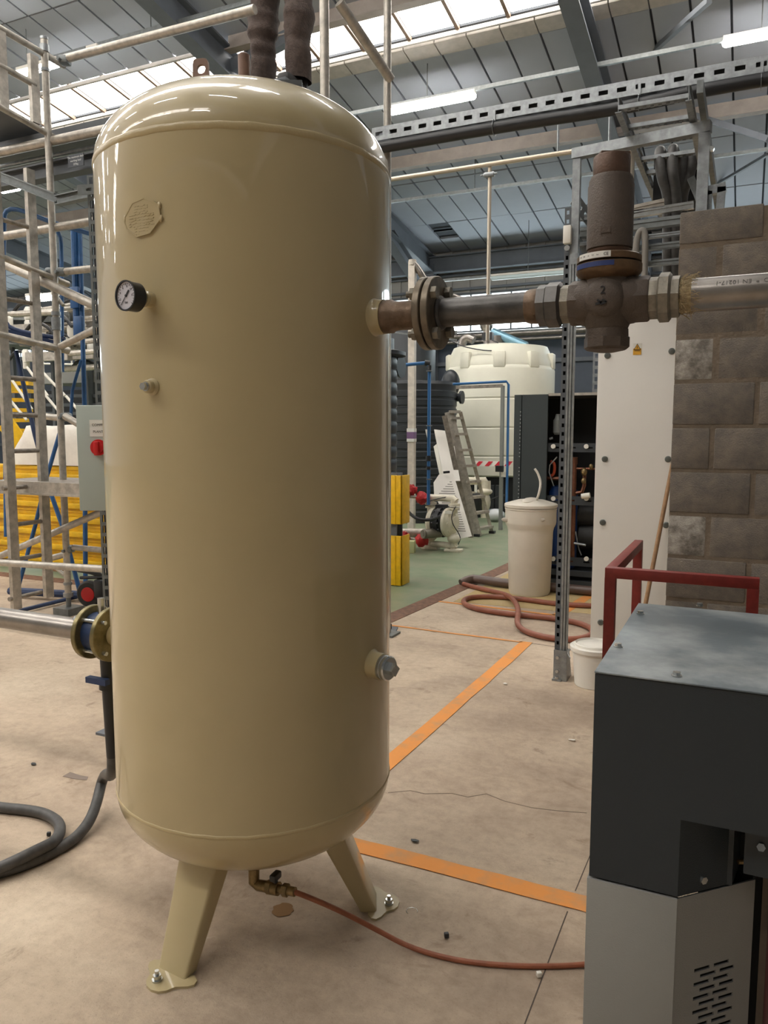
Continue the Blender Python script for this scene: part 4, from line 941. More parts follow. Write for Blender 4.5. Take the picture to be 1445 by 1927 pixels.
# ================================================================ SLOTTED CABLE TRAY AND BLACK PIPE CROSSING AT THE TOP
ty = 4.98; zt1 = YP(1445, 103, ty).z; zb1 = YP(1445, 134, ty).z
tx0 = YP(700, 258, ty).x
t = thing('slotted_channel', (tx0, ty, zb1), 'long slotted galvanised channel crossing the roof view right of the tank', 'strut')
g = M(); g.slotted((tx0, ty, (zt1+zb1)/2), (1.2, ty, (zt1+zb1)/2), zt1-zb1, .004, .106, .055, .026); g.bar((tx0, ty+.03, zt1), (1.2, ty+.03, zt1), .06, .004); part('slotted_face', g, galv, t); part('back_web', M().bar((tx0, ty+.05, (zt1+zb1)/2), (1.2, ty+.05, (zt1+zb1)/2), .004, zt1-zb1), steelgrey, t)
zp = YP(1445, 148, ty).z-.01
t = thing('black_service_pipe', (tx0, ty, zp), 'black pipe clipped under the slotted channel above the cable ladder', 'pipe')
g = M(); g.tube([(tx0, ty, zp-.0), (-1.4, ty, zp+.0), (-.9, ty, zp-.012), (-.6, ty, zp-.008), (-.3, ty, zp+.012), (.3, ty, zp+.004), (1.2, ty, zp)], .038, 18, 2); part('pipe_wall', g, blackp, t)
for px in (931, 1203, 1431):
    q = YP(px, 180, ty); g = M(); 
    for k in range(12):
        a0, a1 = 2*math.pi*k/12, 2*math.pi*(k+1)/12; c = Vector((q.x, ty, zp)); g.bar(c+Vector((0, math.cos(a0), math.sin(a0)))*.042, c+Vector((0, math.cos(a1), math.sin(a1)))*.042, .018, .003, up=X)
    g.bar((q.x, ty-.01, zp+.04), (q.x, ty-.01, zt1-.03), .016, .004, up=(0, 1, 0)); part('pipe_clip', g, galv, t)
# slim pale conduit with drop
cy = 8.0; a = YP(733, 339, cy); b = YP(1079, 284, cy); zc = (a.z+b.z)/2
t = thing('pale_conduit', (a.x, cy, zc), 'slim pale pipe crossing under the roof with a long vertical drop', 'conduit')
part('run', M().cyl((a.x-.8, cy, zc), (b.x+.6, cy, zc), .024, n=10), mat('pale_conduit', s(196, 184, 166), .35, .6), t)
q = YP(920, 320, cy); part('drop', M().cyl((q.x, cy+.03, zc), (q.x, cy+.03, YP(920, 640, cy).z), .02, n=10), mat('pale_conduit', (1, 1, 1)), t)
g = M(); g.box((q.x, cy+.01, zc-.1), (.12, .06, .05), None, .015); g.cyl((q.x-.09, cy, zc-.1), (q.x+.09, cy, zc-.1), .01); part('clamp', g, galv, t)
for px in (1050, 1146): c = YP(px, 270, cy); part('hanger_rod', M().cyl((c.x, cy, zc), (c.x, cy, zc+.36), .012, n=6), galv, t)
# ================================================================ STRUT FRAME WITH CABLE LADDER, RIGHT
FY = 4.56
fp = G(1049, 1278); FY = fp.y
pbx = Vector((fp.x+.01, FY, 0)); ptop = YP(1070, 432, FY)
sp2 = thing('strut_stand', pbx, 'tall galvanised strut post on a bolted foot left of the white bucket', 'strut')
z1 = ptop.z
g = M()
c0 = pbx+Vector((-.012, -.0, 0))
chan(sp2, (pbx.x-.014, FY, .1), (pbx.x-.014, FY, z1+.12), .034, X, steelgrey, 'slotted_channel', .022, .05)
part('channel_dark_inside', M().bar((pbx.x-.014, FY+.03, .1), (pbx.x-.014, FY+.03, z1), .034, .004, up=(0, 1, 0)), darkfill, sp2)  # matt black strip painted in for the dark inside of the channel
for e, ww in ((.010, .012), (.026, .012), (.041, .005)): g.bar((pbx.x+e, FY-.004, .1), (pbx.x+e, FY-.004, z1), ww, .03, up=(0, 1, 0))
g.bar((pbx.x+.024, FY+.006, .1), (pbx.x+.024, FY+.006, z1), .04, .02, up=(0, 1, 0)); part('ribbed_channel', g, galv, sp2)
g = M(); g.bb((pbx.x-.035, FY-.045, 0), (pbx.x+.02, FY+.07, .012)); g.prism([(pbx.x+.045, FY-.03, .0), (pbx.x+.045, FY+.11, .0), (pbx.x+.045, FY+.03, .19), (pbx.x+.045, FY-.03, .19)], (.005, 0, 0)); g.bb((pbx.x-.03, FY-.032, 0), (pbx.x+.048, FY-.026, .19)); fb = part('post_base', g, galv, sp2)
for z_ in (.06, .145): part('bolt', M().hexa((pbx.x-.005, FY-.033, z_), (pbx.x-.005, FY-.045, z_), .011), zinc, fb)
part('bolt', M().hexa((pbx.x-.008, FY-.035, .012), (pbx.x-.008, FY-.035, .026), .012), zinc, fb)
q = YP(1068, 442, FY-.04); part('junction_box', M().box(q, (.045, .04, .1), None, .005), whitep, sp2, 'small white junction box')
q = YP(1068, 468, FY-.03); part('washer_bolt', M().cyl(q, q-Y*.02, .016, n=12), zinc, sp2)
ub = thing('strut_goalpost', YP(1082, 290, FY), 'galvanised strut goalpost carrying the cable ladder', 'frame')
zbm = YP(1080, 291, FY).z; xR = G(1338, 238, zbm)
A0 = YP(1078, 291, FY); A1 = Vector((xR.x, xR.y, zbm))
part('crossbeam', M().bar(A0, A1, .05, .055), galv, ub)
part('left_upright', M().bar((A0.x+.025, A0.y, zbm-.03), (A0.x+.025, A0.y, z1-.2), .042, .042, up=(0, 1, 0)), galv, ub)
part('right_upright', M().bar((A1.x-.03, A1.y, zbm-.03), (A1.x-.03, A1.y, YP(1330, 420, A1.y).z), .055, .045, up=(0, 1, 0)), galv, ub)
for px in (1098, 1112, 1293): q = G(px, 280 if px < 1200 else 240, zbm+.03); part('bolt', M().hexa(q, q+Z*.015, .012), zinc, ub)
q = Vector((A1.x+.01, A1.y-.01, zbm-.12)); part('bolt', M().hexa(q, q-Y*.03, .012), zinc, ub)
ldz = zbm+.075
cl = thing('cable_ladder', G(1220, 240, ldz), 'galvanised cable ladder running away over the strut goalpost', 'cable ladder')
la0, la1 = G(1166, 200, ldz), G(1246, 405, ldz); ra0, ra1 = G(1288, 182, ldz), G(1338, 372, ldz)
xl0 = (la0.x+la1.x)/2; xr0 = (ra0.x+ra1.x)/2
ya, yb = min(la0.y, ra0.y)-.02, la1.y+1.5
def ladx(x, nm):
    g = M(); g.slotted((x, ya, ldz), (x, yb, ldz), .07, .003, .09, .03, .016); g.bar((x, ya, ldz-.035), (x, yb, ldz-.035), .03, .004); g.bar((x, ya, ldz+.035), (x, yb, ldz+.035), .02, .004); part('side_rail', g, galv, cl)
ladx(xl0, 0); ladx(xr0, 1)
g = M(); g.bar((xr0+.05, ya, ldz+.02), (xr0+.05, yb, ldz+.02), .03, .06); part('outer_strut', g, galvd, cl)
for k in range(9):
    y_ = ya+.02+k*.27; g = M(); g.bar((xl0, y_, ldz-.02), (xr0, y_, ldz-.02), .04, .006); g.bar((xl0, y_-.018, ldz-.012), (xr0, y_-.018, ldz-.012), .006, .02); g.bar((xl0, y_+.018, ldz-.012), (xr0, y_+.018, ldz-.012), .006, .02)
    for i in range(9): 
        q = xl0+(xr0-xl0)*(i+.5)/9; g.bb((q-.012, y_-.006, ldz-.03), (q+.004, y_+.006, ldz-.02))
    part('rung', g, galv, cl)
# four insulated hoses climbing over a rung and dropping
yr = ya+.02+.27*2
for i, (px, dx, lb) in enumerate(((1243, 0, 'leftmost of the four grey insulated hoses bending over the cable ladder'), (1268, 0, 'second from left of the four grey insulated hoses over the cable ladder'), (1287, 0, 'third of the four insulated hoses, mostly hidden behind the others'), (1306, -.05, 'rightmost insulated hose, slanting down from the cable ladder'))):
    q = G(px, 285, ldz+.05); x_ = q.x; yy = G(1262, 283, ldz+.03).y if i < 2 else G(1262, 298, ldz+.03).y
    e = Vector((G(1252+12*i, 520, 1.9).x, 4.9, 2.0)); bx_ = YP((1257, 1272, 1280, 1284)[i], 400, yy+.02)
    pts = [(x_, yy+1.6, ldz+.03), (x_, yy+.5, ldz+.04), (x_, yy+.12, ldz+.06), (x_, yy-.02, ldz+.04), (x_+(bx_.x-x_)*.3, yy-.06, ldz-.12), (bx_.x, yy-.03, bx_.z+.1), (bx_.x, yy, bx_.z), (bx_.x+.01, yy+.1, 2.2), (bx_.x+.02, yy+.15, 1.9)]
    solo('insulated_hose', M().tube(pts, .031, 14, 3), hosegrey, lb, 'hose', 'insulated hoses on the cable ladder')
# lower tray pieces and brackets behind the valve
lt = thing('lower_cable_tray', YP(1240, 410, 4.7), 'lower galvanised tray brackets behind the brown relief valve', 'cable tray')
for a, b, w_, h_, m in (((1120, 415), (1305, 386), .03, .04, zinc), ((1078, 412), (1120, 408), .03, .03, galv), ((1085, 440), (1300, 412), .05, .05, galvd), ((1190, 396), (1250, 383), .03, .05, alu), ((1080, 462), (1290, 438), .04, .02, galv), ((1190, 470), (1290, 458), .04, .03, galvd), ((1190, 500), (1290, 490), .04, .03, galvd)):
    g = M(); p0, p1 = YP(*a, 4.75), YP(*b, 4.75); g.bar(p0, p1, w_, h_); g.bar(p0+Z*h_*.2-Y*.004-Y*w_/2, p1+Z*h_*.2-Y*.004-Y*w_/2, .004, h_*.2); part('rail', g, m, lt)
g = M(); g.slotted(YP(1079, 372, 4.65), YP(1118, 440, 4.65)+Vector((.06, .35, -.05)), .09, .004, .05, .02, .02); part('perforated_bracket', g, galv, lt)
for a, b in (((1080, 440), (1135, 520)), ((1300, 335), (1325, 398)), ((1110, 445), (1160, 500))): part('stay', M().bar(YP(*a, 4.8), YP(*b, 4.8), .035, .04), galvd, lt)
part('dark_duct', M().bb(YP(1228, 385, 5.4), YP(1320, 300, 5.6)), darkfill, lt)
g = M(); a, b, c = YP(1325, 362, 4.5), YP(1366, 352, 4.5), YP(1362, 400, 4.5); g.bar(a, b, .04, .045); g.bar(b-X*.02, c-X*.02, .04, .04, up=(0, 1, 0)); g.bar(a+X*.02, a+X*.02-Z*.12, .04, .04, up=(0, 1, 0)); part('small_frame', g, galv, lt)
g = M(); q = YP(1188, 285, 5.3); g.cyl(q, (q.x, 5.3, YP(1190, 440, 5.3).z), .022, n=12); part('conduit_drop', g, mat('pale_conduit', (1, 1, 1)), lt)
part('flexible_conduit', M().tube([YP(*a, 4.68) for a in ((1196, 545), (1196, 470), (1199, 445), (1206, 432), (1214, 436), (1214, 470), (1212, 540))], .018, 12, 2), mat('grey_flex', s(140, 136, 130), .6), lt, 'grey flexible conduit')

# ================================================================ BLOCK WALL, RIGHT
WY = 4.2
z0 = YP(1360, 631, WY).z; z5 = YP(1360, 1053, WY).z; ph = (z0-z5)/5
wx0 = YP(1271, 640, WY).x; xh = YP(1348, 640, WY).x; xf = YP(1430, 640, WY).x
half = xh-wx0; full = (xf-wx0)
ztop = YP(1290, 399, WY).z
wr = struct('wall_block', M().bb((wx0+.002, WY+.004, 0), (3.2, WY+.2, ztop-.01)), mortar)
zc_ = z0-ph*9
rowi = 0
z_ = z0
while z_-ph > -.05: z_ -= ph
z_ -= 0
rowi = round((z_-z0)/ph)
while z_ < ztop-.02:
    h0 = z_+.009; h1 = min(z_+ph-.009, ztop)
    if h1 > .01:
        x_ = wx0; first = True; hf = (rowi % 2 == 0)  # rows counted from the one below the 631 line
        if rowi == -1: pass
        ln = None
        halfrow = (rowi % 2 != 0)
        while x_ < 3.2:
            L_ = half if (first and halfrow) else full
            e = min(x_+L_, 3.2)
            g = M(); dy = random.uniform(-.002, .004)
            g.bb((x_+(.0 if first else .011), WY+dy, max(h0, 0.0)), (e-.011, WY+.19, h1), .007)
            mm = blockw if (first and rowi in (-1, -5)) else blockm
            part('concrete_block', g, mm, wr)
            x_ = e; first = False
    z_ += ph; rowi += 1
# white insulated/electrical panel standing behind the wall's end
PY = 4.9
px0 = YP(1119, 900, PY).x; pz1 = YP(1200, 560, PY).z
wp = thing('white_cabinet', (px0+.3, PY, 0), 'tall white sheet metal cabinet with round fixings standing beside the block wall', 'cabinet')
part('sheet', M().bb((px0, PY, .01), (px0+.72, PY+.03, pz1), .003), whitepan, wp)
part('side_return', M().bb((px0+.01, PY+.03, .01), (px0+.7, PY+.35, pz1-.02)), whitepan, wp)
for a in ((1143, 669), (1264, 661), (1138, 864), (1257, 864), (1134, 983), (1253, 988), (1130, 1171)):
    q = YP(*a, PY); g = M(); g.lathe([(.019, -.002), (.019, .004), (.015, .008), (.006, .009), (.006, .006), (.001, .006)], q, (0, -1, 0), n=20); part('fixing', g, mat('grey_fixing', s(112, 116, 112), .4, .5), wp)
q = YP(1199, 657, PY)-Y*.001
lb2 = part('warning_label', M().box(q, (.047, .001, .068)), labely, wp, 'amber electrical warning label')
part('label_top', M().prism([q+Vector((-.0238, -.0006, .004)), q+Vector((.0238, -.0006, .004)), q+Vector((.0238, -.0006, .0345)), q+Vector((-.0238, -.0006, .0345))], (0, -.0006, 0)), whitepan, lb2)
def tri(c, h, dy): return [c+Vector((-h*.577, dy, 0)), c+Vector((h*.577, dy, 0)), c+Vector((0, dy, h))]
c_ = q+Vector((0, 0, -.004)); g = M().prism(tri(c_, .037, -.0014), (0, -.0004, 0)); part('warning_triangle', g, ink, lb2)
g = M().prism(tri(c_+Z*.0035, .028, -.0020), (0, -.0004, 0)); part('warning_triangle_inner', g, labely, lb2)
g = M(); b_ = c_+Vector((0, -.0026, .0)); 
for u0, v0, u1, v1 in ((.003, .024, -.004, .015), (-.004, .015, .003, .015), (.003, .015, -.002, .006)): g.bar(b_+Vector((u0, 0, v0)), b_+Vector((u1, 0, v1)), .0022, .0006, up=(0, 1, 0))
g.bb(q+Vector((-.016, -.0026, -.0105)), q+Vector((.016, -.002, -.008))); part('bolt_symbol', g, ink, lb2)
g = M(); x_ = YP(1123, 650, 8.3).x; g.slotted((x_, 8.3, .0), (x_, 8.3, 3.2), .07, .003, .08, .045, .03, up=X); solo('perforated_post', g, galv, 'slim perforated post just left of the white panel top', 'strut')
solo('broom_handle', M().cyl(YP(1266, 872, 4.86)-Y*.01, Vector((YP(1181, 1288, 4.45).x, 4.5, .005)), .0125, n=14), wood, 'bare wooden broom handle leaning on the white panel by the wall', 'handle')
# red oxide frame
RZ = .95
Aq, Bq, Cq = G(1159, 1068, RZ), G(1238, 1018, RZ), G(1418, 1088, RZ)
Aq.x = -.485; x1_, y1_ = Cq.x, Aq.y; yb_ = 4.04
rf = thing('red_frame', (Aq.x, Aq.y, 0), 'red oxide square tube frame standing between the machine and block wall', 'frame')
T = .042
for (x, y) in ((Aq.x, Aq.y), (x1_, Aq.y), (Aq.x, yb_)): part('leg', M().bb((x-T/2, y-T/2, 0), (x+T/2, y+T/2, RZ-T+.002)), redox, rf)
part('top_rail', M().bb((Aq.x-T/2, Aq.y-T/2, RZ-T), (x1_+T/2, Aq.y+T/2, RZ), .003), redox, rf)
part('top_rail', M().bb((Aq.x-T/2, Aq.y+T/2, RZ-T), (Aq.x+T/2, yb_+T/2, RZ), .003), redox, rf)
# ================================================================ MACHINE, LOWER RIGHT
MX, MYf, MYb, MZ = -.272, 1.61, 2.318, 1.0
ma = thing('dryer_machine', (MX+.5, 1.95, 0), 'anthracite and light grey floor standing machine in the right foreground', 'machine')
xr = 1.0
part('top_panel', M().bb((MX, MYf-.004, MZ-.004), (xr, MYb, MZ), .0015), machtop, ma, 'dusty dark top panel')
g = M(); g.prism([(MX+.001, MYf, .545), (-.092, MYf, .545), (-.092, MYf, .712), (xr, MYf, .712), (xr, MYf, MZ-.006), (MX+.001, MYf, MZ-.006)], (0, .012, 0)); g.bb((MX+.001, MYf+.012, .545), (MX+.013, MYb, MZ-.006)); g.bb((MX+.001, MYb-.012, .5), (xr, MYb, MZ-.006)); g.bb((-.08, MYf+.012, .712), (xr, MYf+.3, .722))
part('upper_housing', g, machdark, ma)
CH = .146
cA = Vector((-.092, MYf, 0)); cB = cA+Vector((CH, CH, 0)); cn = Vector((1, -1, 0)).normalized()*-1; cn = Vector((.7071, -.7071, 0)); cu_ = Vector((.7071, .7071, 0))
g = M(); m1 = cA+cu_*.128; g.prism([cA+Z*.545, m1+Z*.545, m1+Z*.712, cA+Z*.712], -cn*.01); g.prism([m1+Z*.545, m1+Z*.712, m1+Z*.712+Vector((.02, .14, 0)), m1+Z*.545+Vector((.02, .14, 0))], Vector((.01, 0, 0)))
part('notch_panel', g, machdark, ma)
g = M(); g.bb((.05, MYf+.2, .38), (xr, MYf+.23, .72)); g.bb((-.06, MYf+.19, .06), (xr, MYb-.03, .71)); part('inner_darkness', g, darkfill, ma)  # matt black fill painted in for the darkness inside the notch
def onch(px, py):  # pixel onto the chamfer plane
    r_ = ray(px, py); tt = (cA-EYE).dot(cn)/r_.dot(cn); return EYE+r_*tt
q = onch(1322, 1655); part('screw', M().hexa(q-cn*.002, q+cn*.006, .0085), zinc, ma)
q = YP(1400, 1621, MYf+.13); part('bracket_screw', M().cyl(q, q-Vector((.012, .006, 0)), .006, n=12), brass, ma)
q = YP(1432, 1595, MYf+.05); g = M(); g.bb((q.x-.03, MYf+.05, .60), (xr, MYf+.07, .712)); part('bracket', g, machdark, ma); part('screw', M().hexa(YP(1432, 1595, MYf+.052), YP(1432, 1595, MYf+.042), .0085), zinc, ma)
# lower light grey cabinet: left face, chamfer with louvre slots, side
g = M(); g.bb((MX-.003, MYf-.002, .04), (-.0915, MYf+.01, .540), .001); g.bb((MX-.003, MYf+.008, .04), (MX+.008, MYb, .540)); g.bb((MX, MYf, .532), (-.092, MYf+.1, .538)); part('lower_side_panel', g, machgrey, ma)
u0r = .055; 
zs = onch(1306+10, 1824).z; lenc = CH*1.4142
def ch(u, z): return cA+cu_*u+Z*z
def chb(g, u0, u1, z0_, z1_, th=.004): g.prism([ch(u0, z0_), ch(u1, z0_), ch(u1, z1_), ch(u0, z1_)], -cn*th)
g = M()
def uof(pxz, pyz): 
    q = onch(1090+pxz/4.07, 1500+pyz/4.07); return (q-cA).dot(cu_), q.z
A_ = [uof(880, 1332)[0], uof(1000, 1292)[0], uof(1030, 1292)[0], uof(1145, 1255)[0]]
B_ = [uof(925, 1372)[0], uof(1045, 1332)[0], uof(1075, 1332)[0], uof(1185, 1297)[0]]
zr0 = uof(880, 1332)[1]; zr2 = uof(875, 1440)[1]; rp_ = (zr0-zr2)/2; sh = rp_*.5
chb(g, 0, A_[0]-.001, .04, .540); chb(g, max(B_[3], A_[3])+.001, lenc, .04, .540); ua, ub_ = A_[0]-.001, max(B_[3], A_[3])+.001
zcur = .540; r_i = 0; zr = zr0
while zr > .2:
    chb(g, ua, ub_, zr+sh/2, zcur)
    S_ = A_ if r_i % 2 == 0 else B_
    e = [ua, S_[0]], [S_[1], S_[2]], [S_[3], ub_]
    for a, b in e:
        if b-a > .0005: chb(g, a, b, zr-sh/2, zr+sh/2)
    zcur = zr-sh/2; zr -= rp_; r_i += 1
chb(g, ua, ub_, .04, zcur); g.prism([ch(lenc, .04), ch(lenc, .54), ch(lenc, .54)+Vector((.0, .02, 0)), ch(lenc, .04)+Vector((.0, .02, 0))], (-.004, 0, 0))
part('louvred_panel', g, machgrey, ma, 'chamfered grey panel with rows of slots')
part('louvre_shade_backing', M().prism([ch(.02, .05)-cn*.02, ch(lenc-.02, .05)-cn*.02, ch(lenc-.02, .52)-cn*.02, ch(.02, .52)-cn*.02], -cn*.002), darkfill, ma)  # black sheet stands in for the shade behind the slots
g = M(); g.bb((.07, 1.79, .04), (.13, 1.85, .66)); g.bb((.13, 1.80, .04), (.3, 1.84, .64)); part('inner_post', g, mat('brownish_post', s(110, 98, 86), .5, .2, .15, 10), ma)
g = M(); g.cyl((.105, 1.77, .04), (.105, 1.77, .62), .022, n=16); part('inner_tube', g, mat('maroon_tube', s(96, 62, 60), .5), ma)
part('plinth', M().bb((MX+.02, MYf+.12, 0), (xr, MYb-.02, .05)), machdark, ma)
part('side_handle', M().bb((MX-.014, MYf+.14, .845), (MX+.002, MYf+.26, .925), .005), blackp, ma)
for a in ((1205, 1155), (1163, 1217), (1273, 1272), (1317, 1140)):
    q = G(*a, MZ); g = M(); g.cyl(q, q+Z*.002, .0105, n=16); g.hexa(q, q+Z*.0085, .0085); part('top_bolt', g, zinc, ma)

# ================================================================ BUCKET, BRINE TANK, HOSES ON THE FLOOR
bc = G(1116, 1290); bc.y += .02
bk = thing('lidded_bucket', bc, 'white plastic bucket with a lid on the floor behind the machine corner', 'bucket')
part('pail', M().lathe([(.108, 0), (.112, .004), (.128, .20), (.134, .202), (.134, .21), (.129, .212)], bc, Z, n=40), whitep, bk)
g = M(); g.lathe([(.128, .21), (.142, .212), (.144, .235), (.134, .242), (.118, .238), (.117, .252), (.112, .256), (.105, .246), (.001, .246)], bc, Z, n=40, close=False); part('lid', g, whitep, bk)
g = M(); g.tube([bc+Vector((-.136, -.02, .205)), bc+Vector((-.15, -.05, .19)), bc+Vector((-.125, -.09, .17))], .003, 6, 1); part('handle', g, galv, bk)
bq = G(985, 1124); bq.y += .2; bq.x += .0
br = thing('brine_tank', bq, 'off white round lidded plastic tank standing before the dark water rack', 'tank')
sc_ = (bq-EYE).dot(FW)/1448
W = lambda px: px*sc_
part('tub', M().lathe([(W(36), 0), (W(38.5), .025), (W(41.5), .585), (W(43), .62), (W(46.5), .655), (W(47), .67), (W(47), .785), (W(48), .79), (W(48), .80)], bq, Z, n=48), brinem, br)
g = M(); g.lathe([(W(46.5), .80), (W(46.5), .808), (W(48.8), .81), (W(48.8), .834), (W(47), .840), (W(40), .85), (W(25), .872), (W(.5), .878)], bq, Z, n=48, close=False)
g.ell(bq+Vector((0, -.02, .865)), (.07, .15, .03), 20, 10); part('lid', g, brinem, br)
for px, ww in ((952, .045), (1015, .05)):
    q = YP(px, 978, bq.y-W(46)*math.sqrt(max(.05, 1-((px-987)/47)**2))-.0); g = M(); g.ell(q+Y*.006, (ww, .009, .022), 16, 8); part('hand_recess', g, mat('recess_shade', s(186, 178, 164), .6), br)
solo('vent_hose', M().tube([bq+Vector((.06, -.05, .87)), P(1014, 930, 6.9), P(1018, 908, 6.9), P(1012, 890, 6.9), P(1006, 882, 6.9)], .011, 10, 2), whitep, 'thin white hose arching up from the brine tank lid', 'hose')
pts = [G(868, 1098, .02), G(880, 1091, .05), G(895, 1089, .055), G(945, 1097, .05), G(1030, 1104, .05), G(1125, 1113, .05)]
g = M().tube(pts, .043, 14, 1); solo('brown_waste_pipe', g, mat('brown_upvc', s(92, 74, 66), .35), 'dark brown waste pipe on the floor running behind the brine tank', 'pipe')
hs = [(872, 1099), (905, 1108), (938, 1115), (960, 1122), (972, 1136), (976, 1152), (972, 1172), (982, 1185), (1004, 1194), (1035, 1201), (1075, 1204), (1105, 1199), (1118, 1190), (1108, 1179), (1080, 1170), (1030, 1162), (960, 1156), (905, 1148), (878, 1140), (870, 1131), (882, 1124), (925, 1122), (980, 1127), (1050, 1137), (1130, 1141)]
pts = [G(x, y, .024 if not (3 <= i <= 6) else .06) for i, (x, y) in enumerate(hs)]
solo('water_hose', M().tube(pts, .022, 12, 2), hosebrown, 'reddish brown rubber hose looped on the floor before the brine tank', 'hose')
# ================================================================ DARK WATER TREATMENT RACK
RY = 7.45
def ry(x, y, Yy=RY): return YP(x, y, Yy)
rx0, rx1, rx2 = ry(968, 900).x, ry(1030, 900).x, ry(1190, 900).x; rzt = ry(1000, 743).z
ra = thing('water_treatment_rack', ((rx0+rx2)/2, RY+.3, 0), 'dark open rack of pumps and copper pipes behind the strut post', 'rack')
g = M(); g.bb((rx0, RY-.05, .12), (ry(982, 900).x-.005, RY+.6, rzt)); g.bb((ry(982, 900).x+.003, RY-.05, .12), (rx1, RY-.02, rzt)); o = part('door', g, cabdark, ra, 'dark green grey door')
g = M()
for k in range(26):
    if k in (13, 14): continue
    q = ry(979.5-k*.18, 775+k*7, RY-.052); g.box(q, (.008, .003, .01))
part('perforations', g, mat('pale_hole', s(170, 176, 176), .6), o)
g = M(); g.bb((rx0, RY+.6, .05), (rx2, RY+.62, rzt)); g.bb((rx0, RY, rzt-.02), (rx2, RY+.6, rzt)); g.bb((rx0, RY, .05), (rx2, RY+.6, .12)); part('carcass', g, darkfill, ra)
part('top_edge', M().bb((rx1, RY-.03, rzt-.015), (rx2, RY, rzt+.01)), alu, ra)
for y in (842, 940, 1053):
    g = M(); a, b = ry(1032, y), ry(1180, y+2); g.slotted((rx1, RY-.01, a.z), (rx2, RY-.01, a.z), .085, .004, .14, .06, .016); fr = part('cross_rail', g, mat('dark_rail', s(62, 66, 70), .5, .3), ra)
    for x in (1042, 1104): q = ry(x, y-2); part('rail_bolt', M().cyl((q.x, RY-.013, q.z), (q.x, RY-.03, q.z), .022, n=14), whitep, fr)
for px in (1045, 1068):
    c = ry(px, 1045, RY+.2); zt_ = ry(px, 915, RY+.2).z; part('blue_cylinder', M().lathe([(.06, .14), (.085, .17), (.085, zt_-.05), (.05, zt_), (.02, zt_+.01)], (c.x, c.y, 0), Z, n=24), bluecyl, ra, 'blue pressure cylinder')
g = M(); c = ry(1081, 870, RY+.08); g.cyl((c.x, c.y, c.z), (c.x, c.y, .2), .024, n=12); g.cyl((c.x, c.y, c.z-.02), (c.x, c.y, c.z+.05), .032, n=12); c2 = ry(1100, 880, RY+.08)
g.cyl((c.x-.3, c.y, c.z-.16), (c.x, c.y, c.z-.16), .02, n=10); g.tube([(c.x, c.y, c.z-.06), (c2.x+.1, c.y, c.z-.06)], .012, 8); g.tube([(c2.x, c.y, c.z-.05), (c2.x, c.y, c.z-.28), (c.x+.02, c.y, c.z-.3)], .018, 8, 1); part('copper_pipework', g, copper, ra)
g = M()
for x, y, r_ in ((1070, 875, .03), (1099, 888, .03), (1098, 905, .024), (1112, 878, .02)): part('brass_valve', M().ell(ry(x, y, RY+.05), (r_, r_, r_*1.3), 10, 8), brass, ra)
part('white_actuator', M().cyl(ry(1094, 934, RY-.06), ry(1110, 932, RY-.06), .026, n=12), whitep, ra)
part('filter_body', M().lathe([(.03, 0), (.045, .02), (.045, .14), (.03, .16), (.02, .2)], ry(1049, 818, RY+.1), Z, n=14), mat('grey_filter', s(120, 124, 122), .5), ra)
part('orange_coil', M().tube([ry(1036, 868, RY+.05), ry(1044, 872, RY+.05), ry(1043, 892, RY+.05), ry(1036, 896, RY+.05)], .014, 8, 2), mat('orange_hose', s(168, 66, 36), .5), ra)
for (x, y, r_, l) in ((1090, 968, .11, .25), (1092, 1010, .13, .22)): q = ry(x, y, RY+.3); part('motor_body', M().cyl(q, q+X*l*1.0, r_, n=24), rubber, ra)
g = M(); 
for a, b in (((1080, 1022), (1102, 1026)), ((1040, 824), (1034, 826)), ((1070, 1078), (1115, 1080))): part('small_pipe', M().cyl(ry(*a, RY+.02), ry(*b, RY+.02), .012, n=8), galv, ra)
part('small_tube', M().tube([ry(1048, 860, RY), ry(1030, 880, RY), ry(1042, 915, RY)], .006, 6, 1), galv, ra); part('small_tube', M().tube([ry(1083, 1000, RY+.05), ry(1088, 1030, RY+.05), ry(1094, 1045, RY+.05)], .006, 6, 1), galv, ra)
for y in (1080, 1098): q = ry(1100, y); part('skid_rail', M().bb((rx1-.1, RY-.06, q.z-.02), (rx2, RY, q.z+.03)), mat('dark_rail', (0, 0, 0)), ra)

# ================================================================ BACKGROUND TANKS, PIPES, PUMPS, LADDERS BEYOND
bt0 = P(939, 800, 15.0); BY = bt0.y
def by(x, y, Yy=BY-.9): return YP(x, y, Yy)
wt = thing('white_storage_tank', (bt0.x, bt0.y, 0), 'large round cream white plastic tank with ribs and flat top at the back', 'tank')
zt_ = P(939, 655, 15).z; zs_ = P(939, 690, 15).z; zb_ = P(939, 893, 15).z; R0 = 15*100.5/1448
pr = [(R0*.93, zb_), (R0*.985, zb_+.03)]
for y in (855, 804, 752):
    z = P(939, y, 15).z; pr += [(R0, z-.035), (R0*.985, z-.015), (R0*.985, z+.005), (R0, z+.012)]
pr += [(R0, zs_-.12), (R0*.985, zs_-.07), (R0*.97, zs_-.05), (R0*.97, zs_+.02), (R0*.90, zt_-.12), (R0*.86, zt_-.03), (.4, zt_+.04), (.001, zt_+.06)]
part('vessel', M().lathe(pr, (bt0.x, bt0.y, 0), Z, n=64), tankw, wt)
for k in range(7):
    t = math.radians(-150+k*38); c = Vector((bt0.x, bt0.y, zs_-.02))+Vector((math.cos(t), math.sin(t), 0))*R0*.93; part('lifting_rib', M().box(c+Z*.07, (.16, .22, .3), Matrix.Rotation(t, 3, 'Z'), .03), tankw, wt)
part('stand', M().lathe([(R0*.9, 0), (R0*.9, zb_)], (bt0.x, bt0.y, 0), Z, n=32), darkfill, wt)
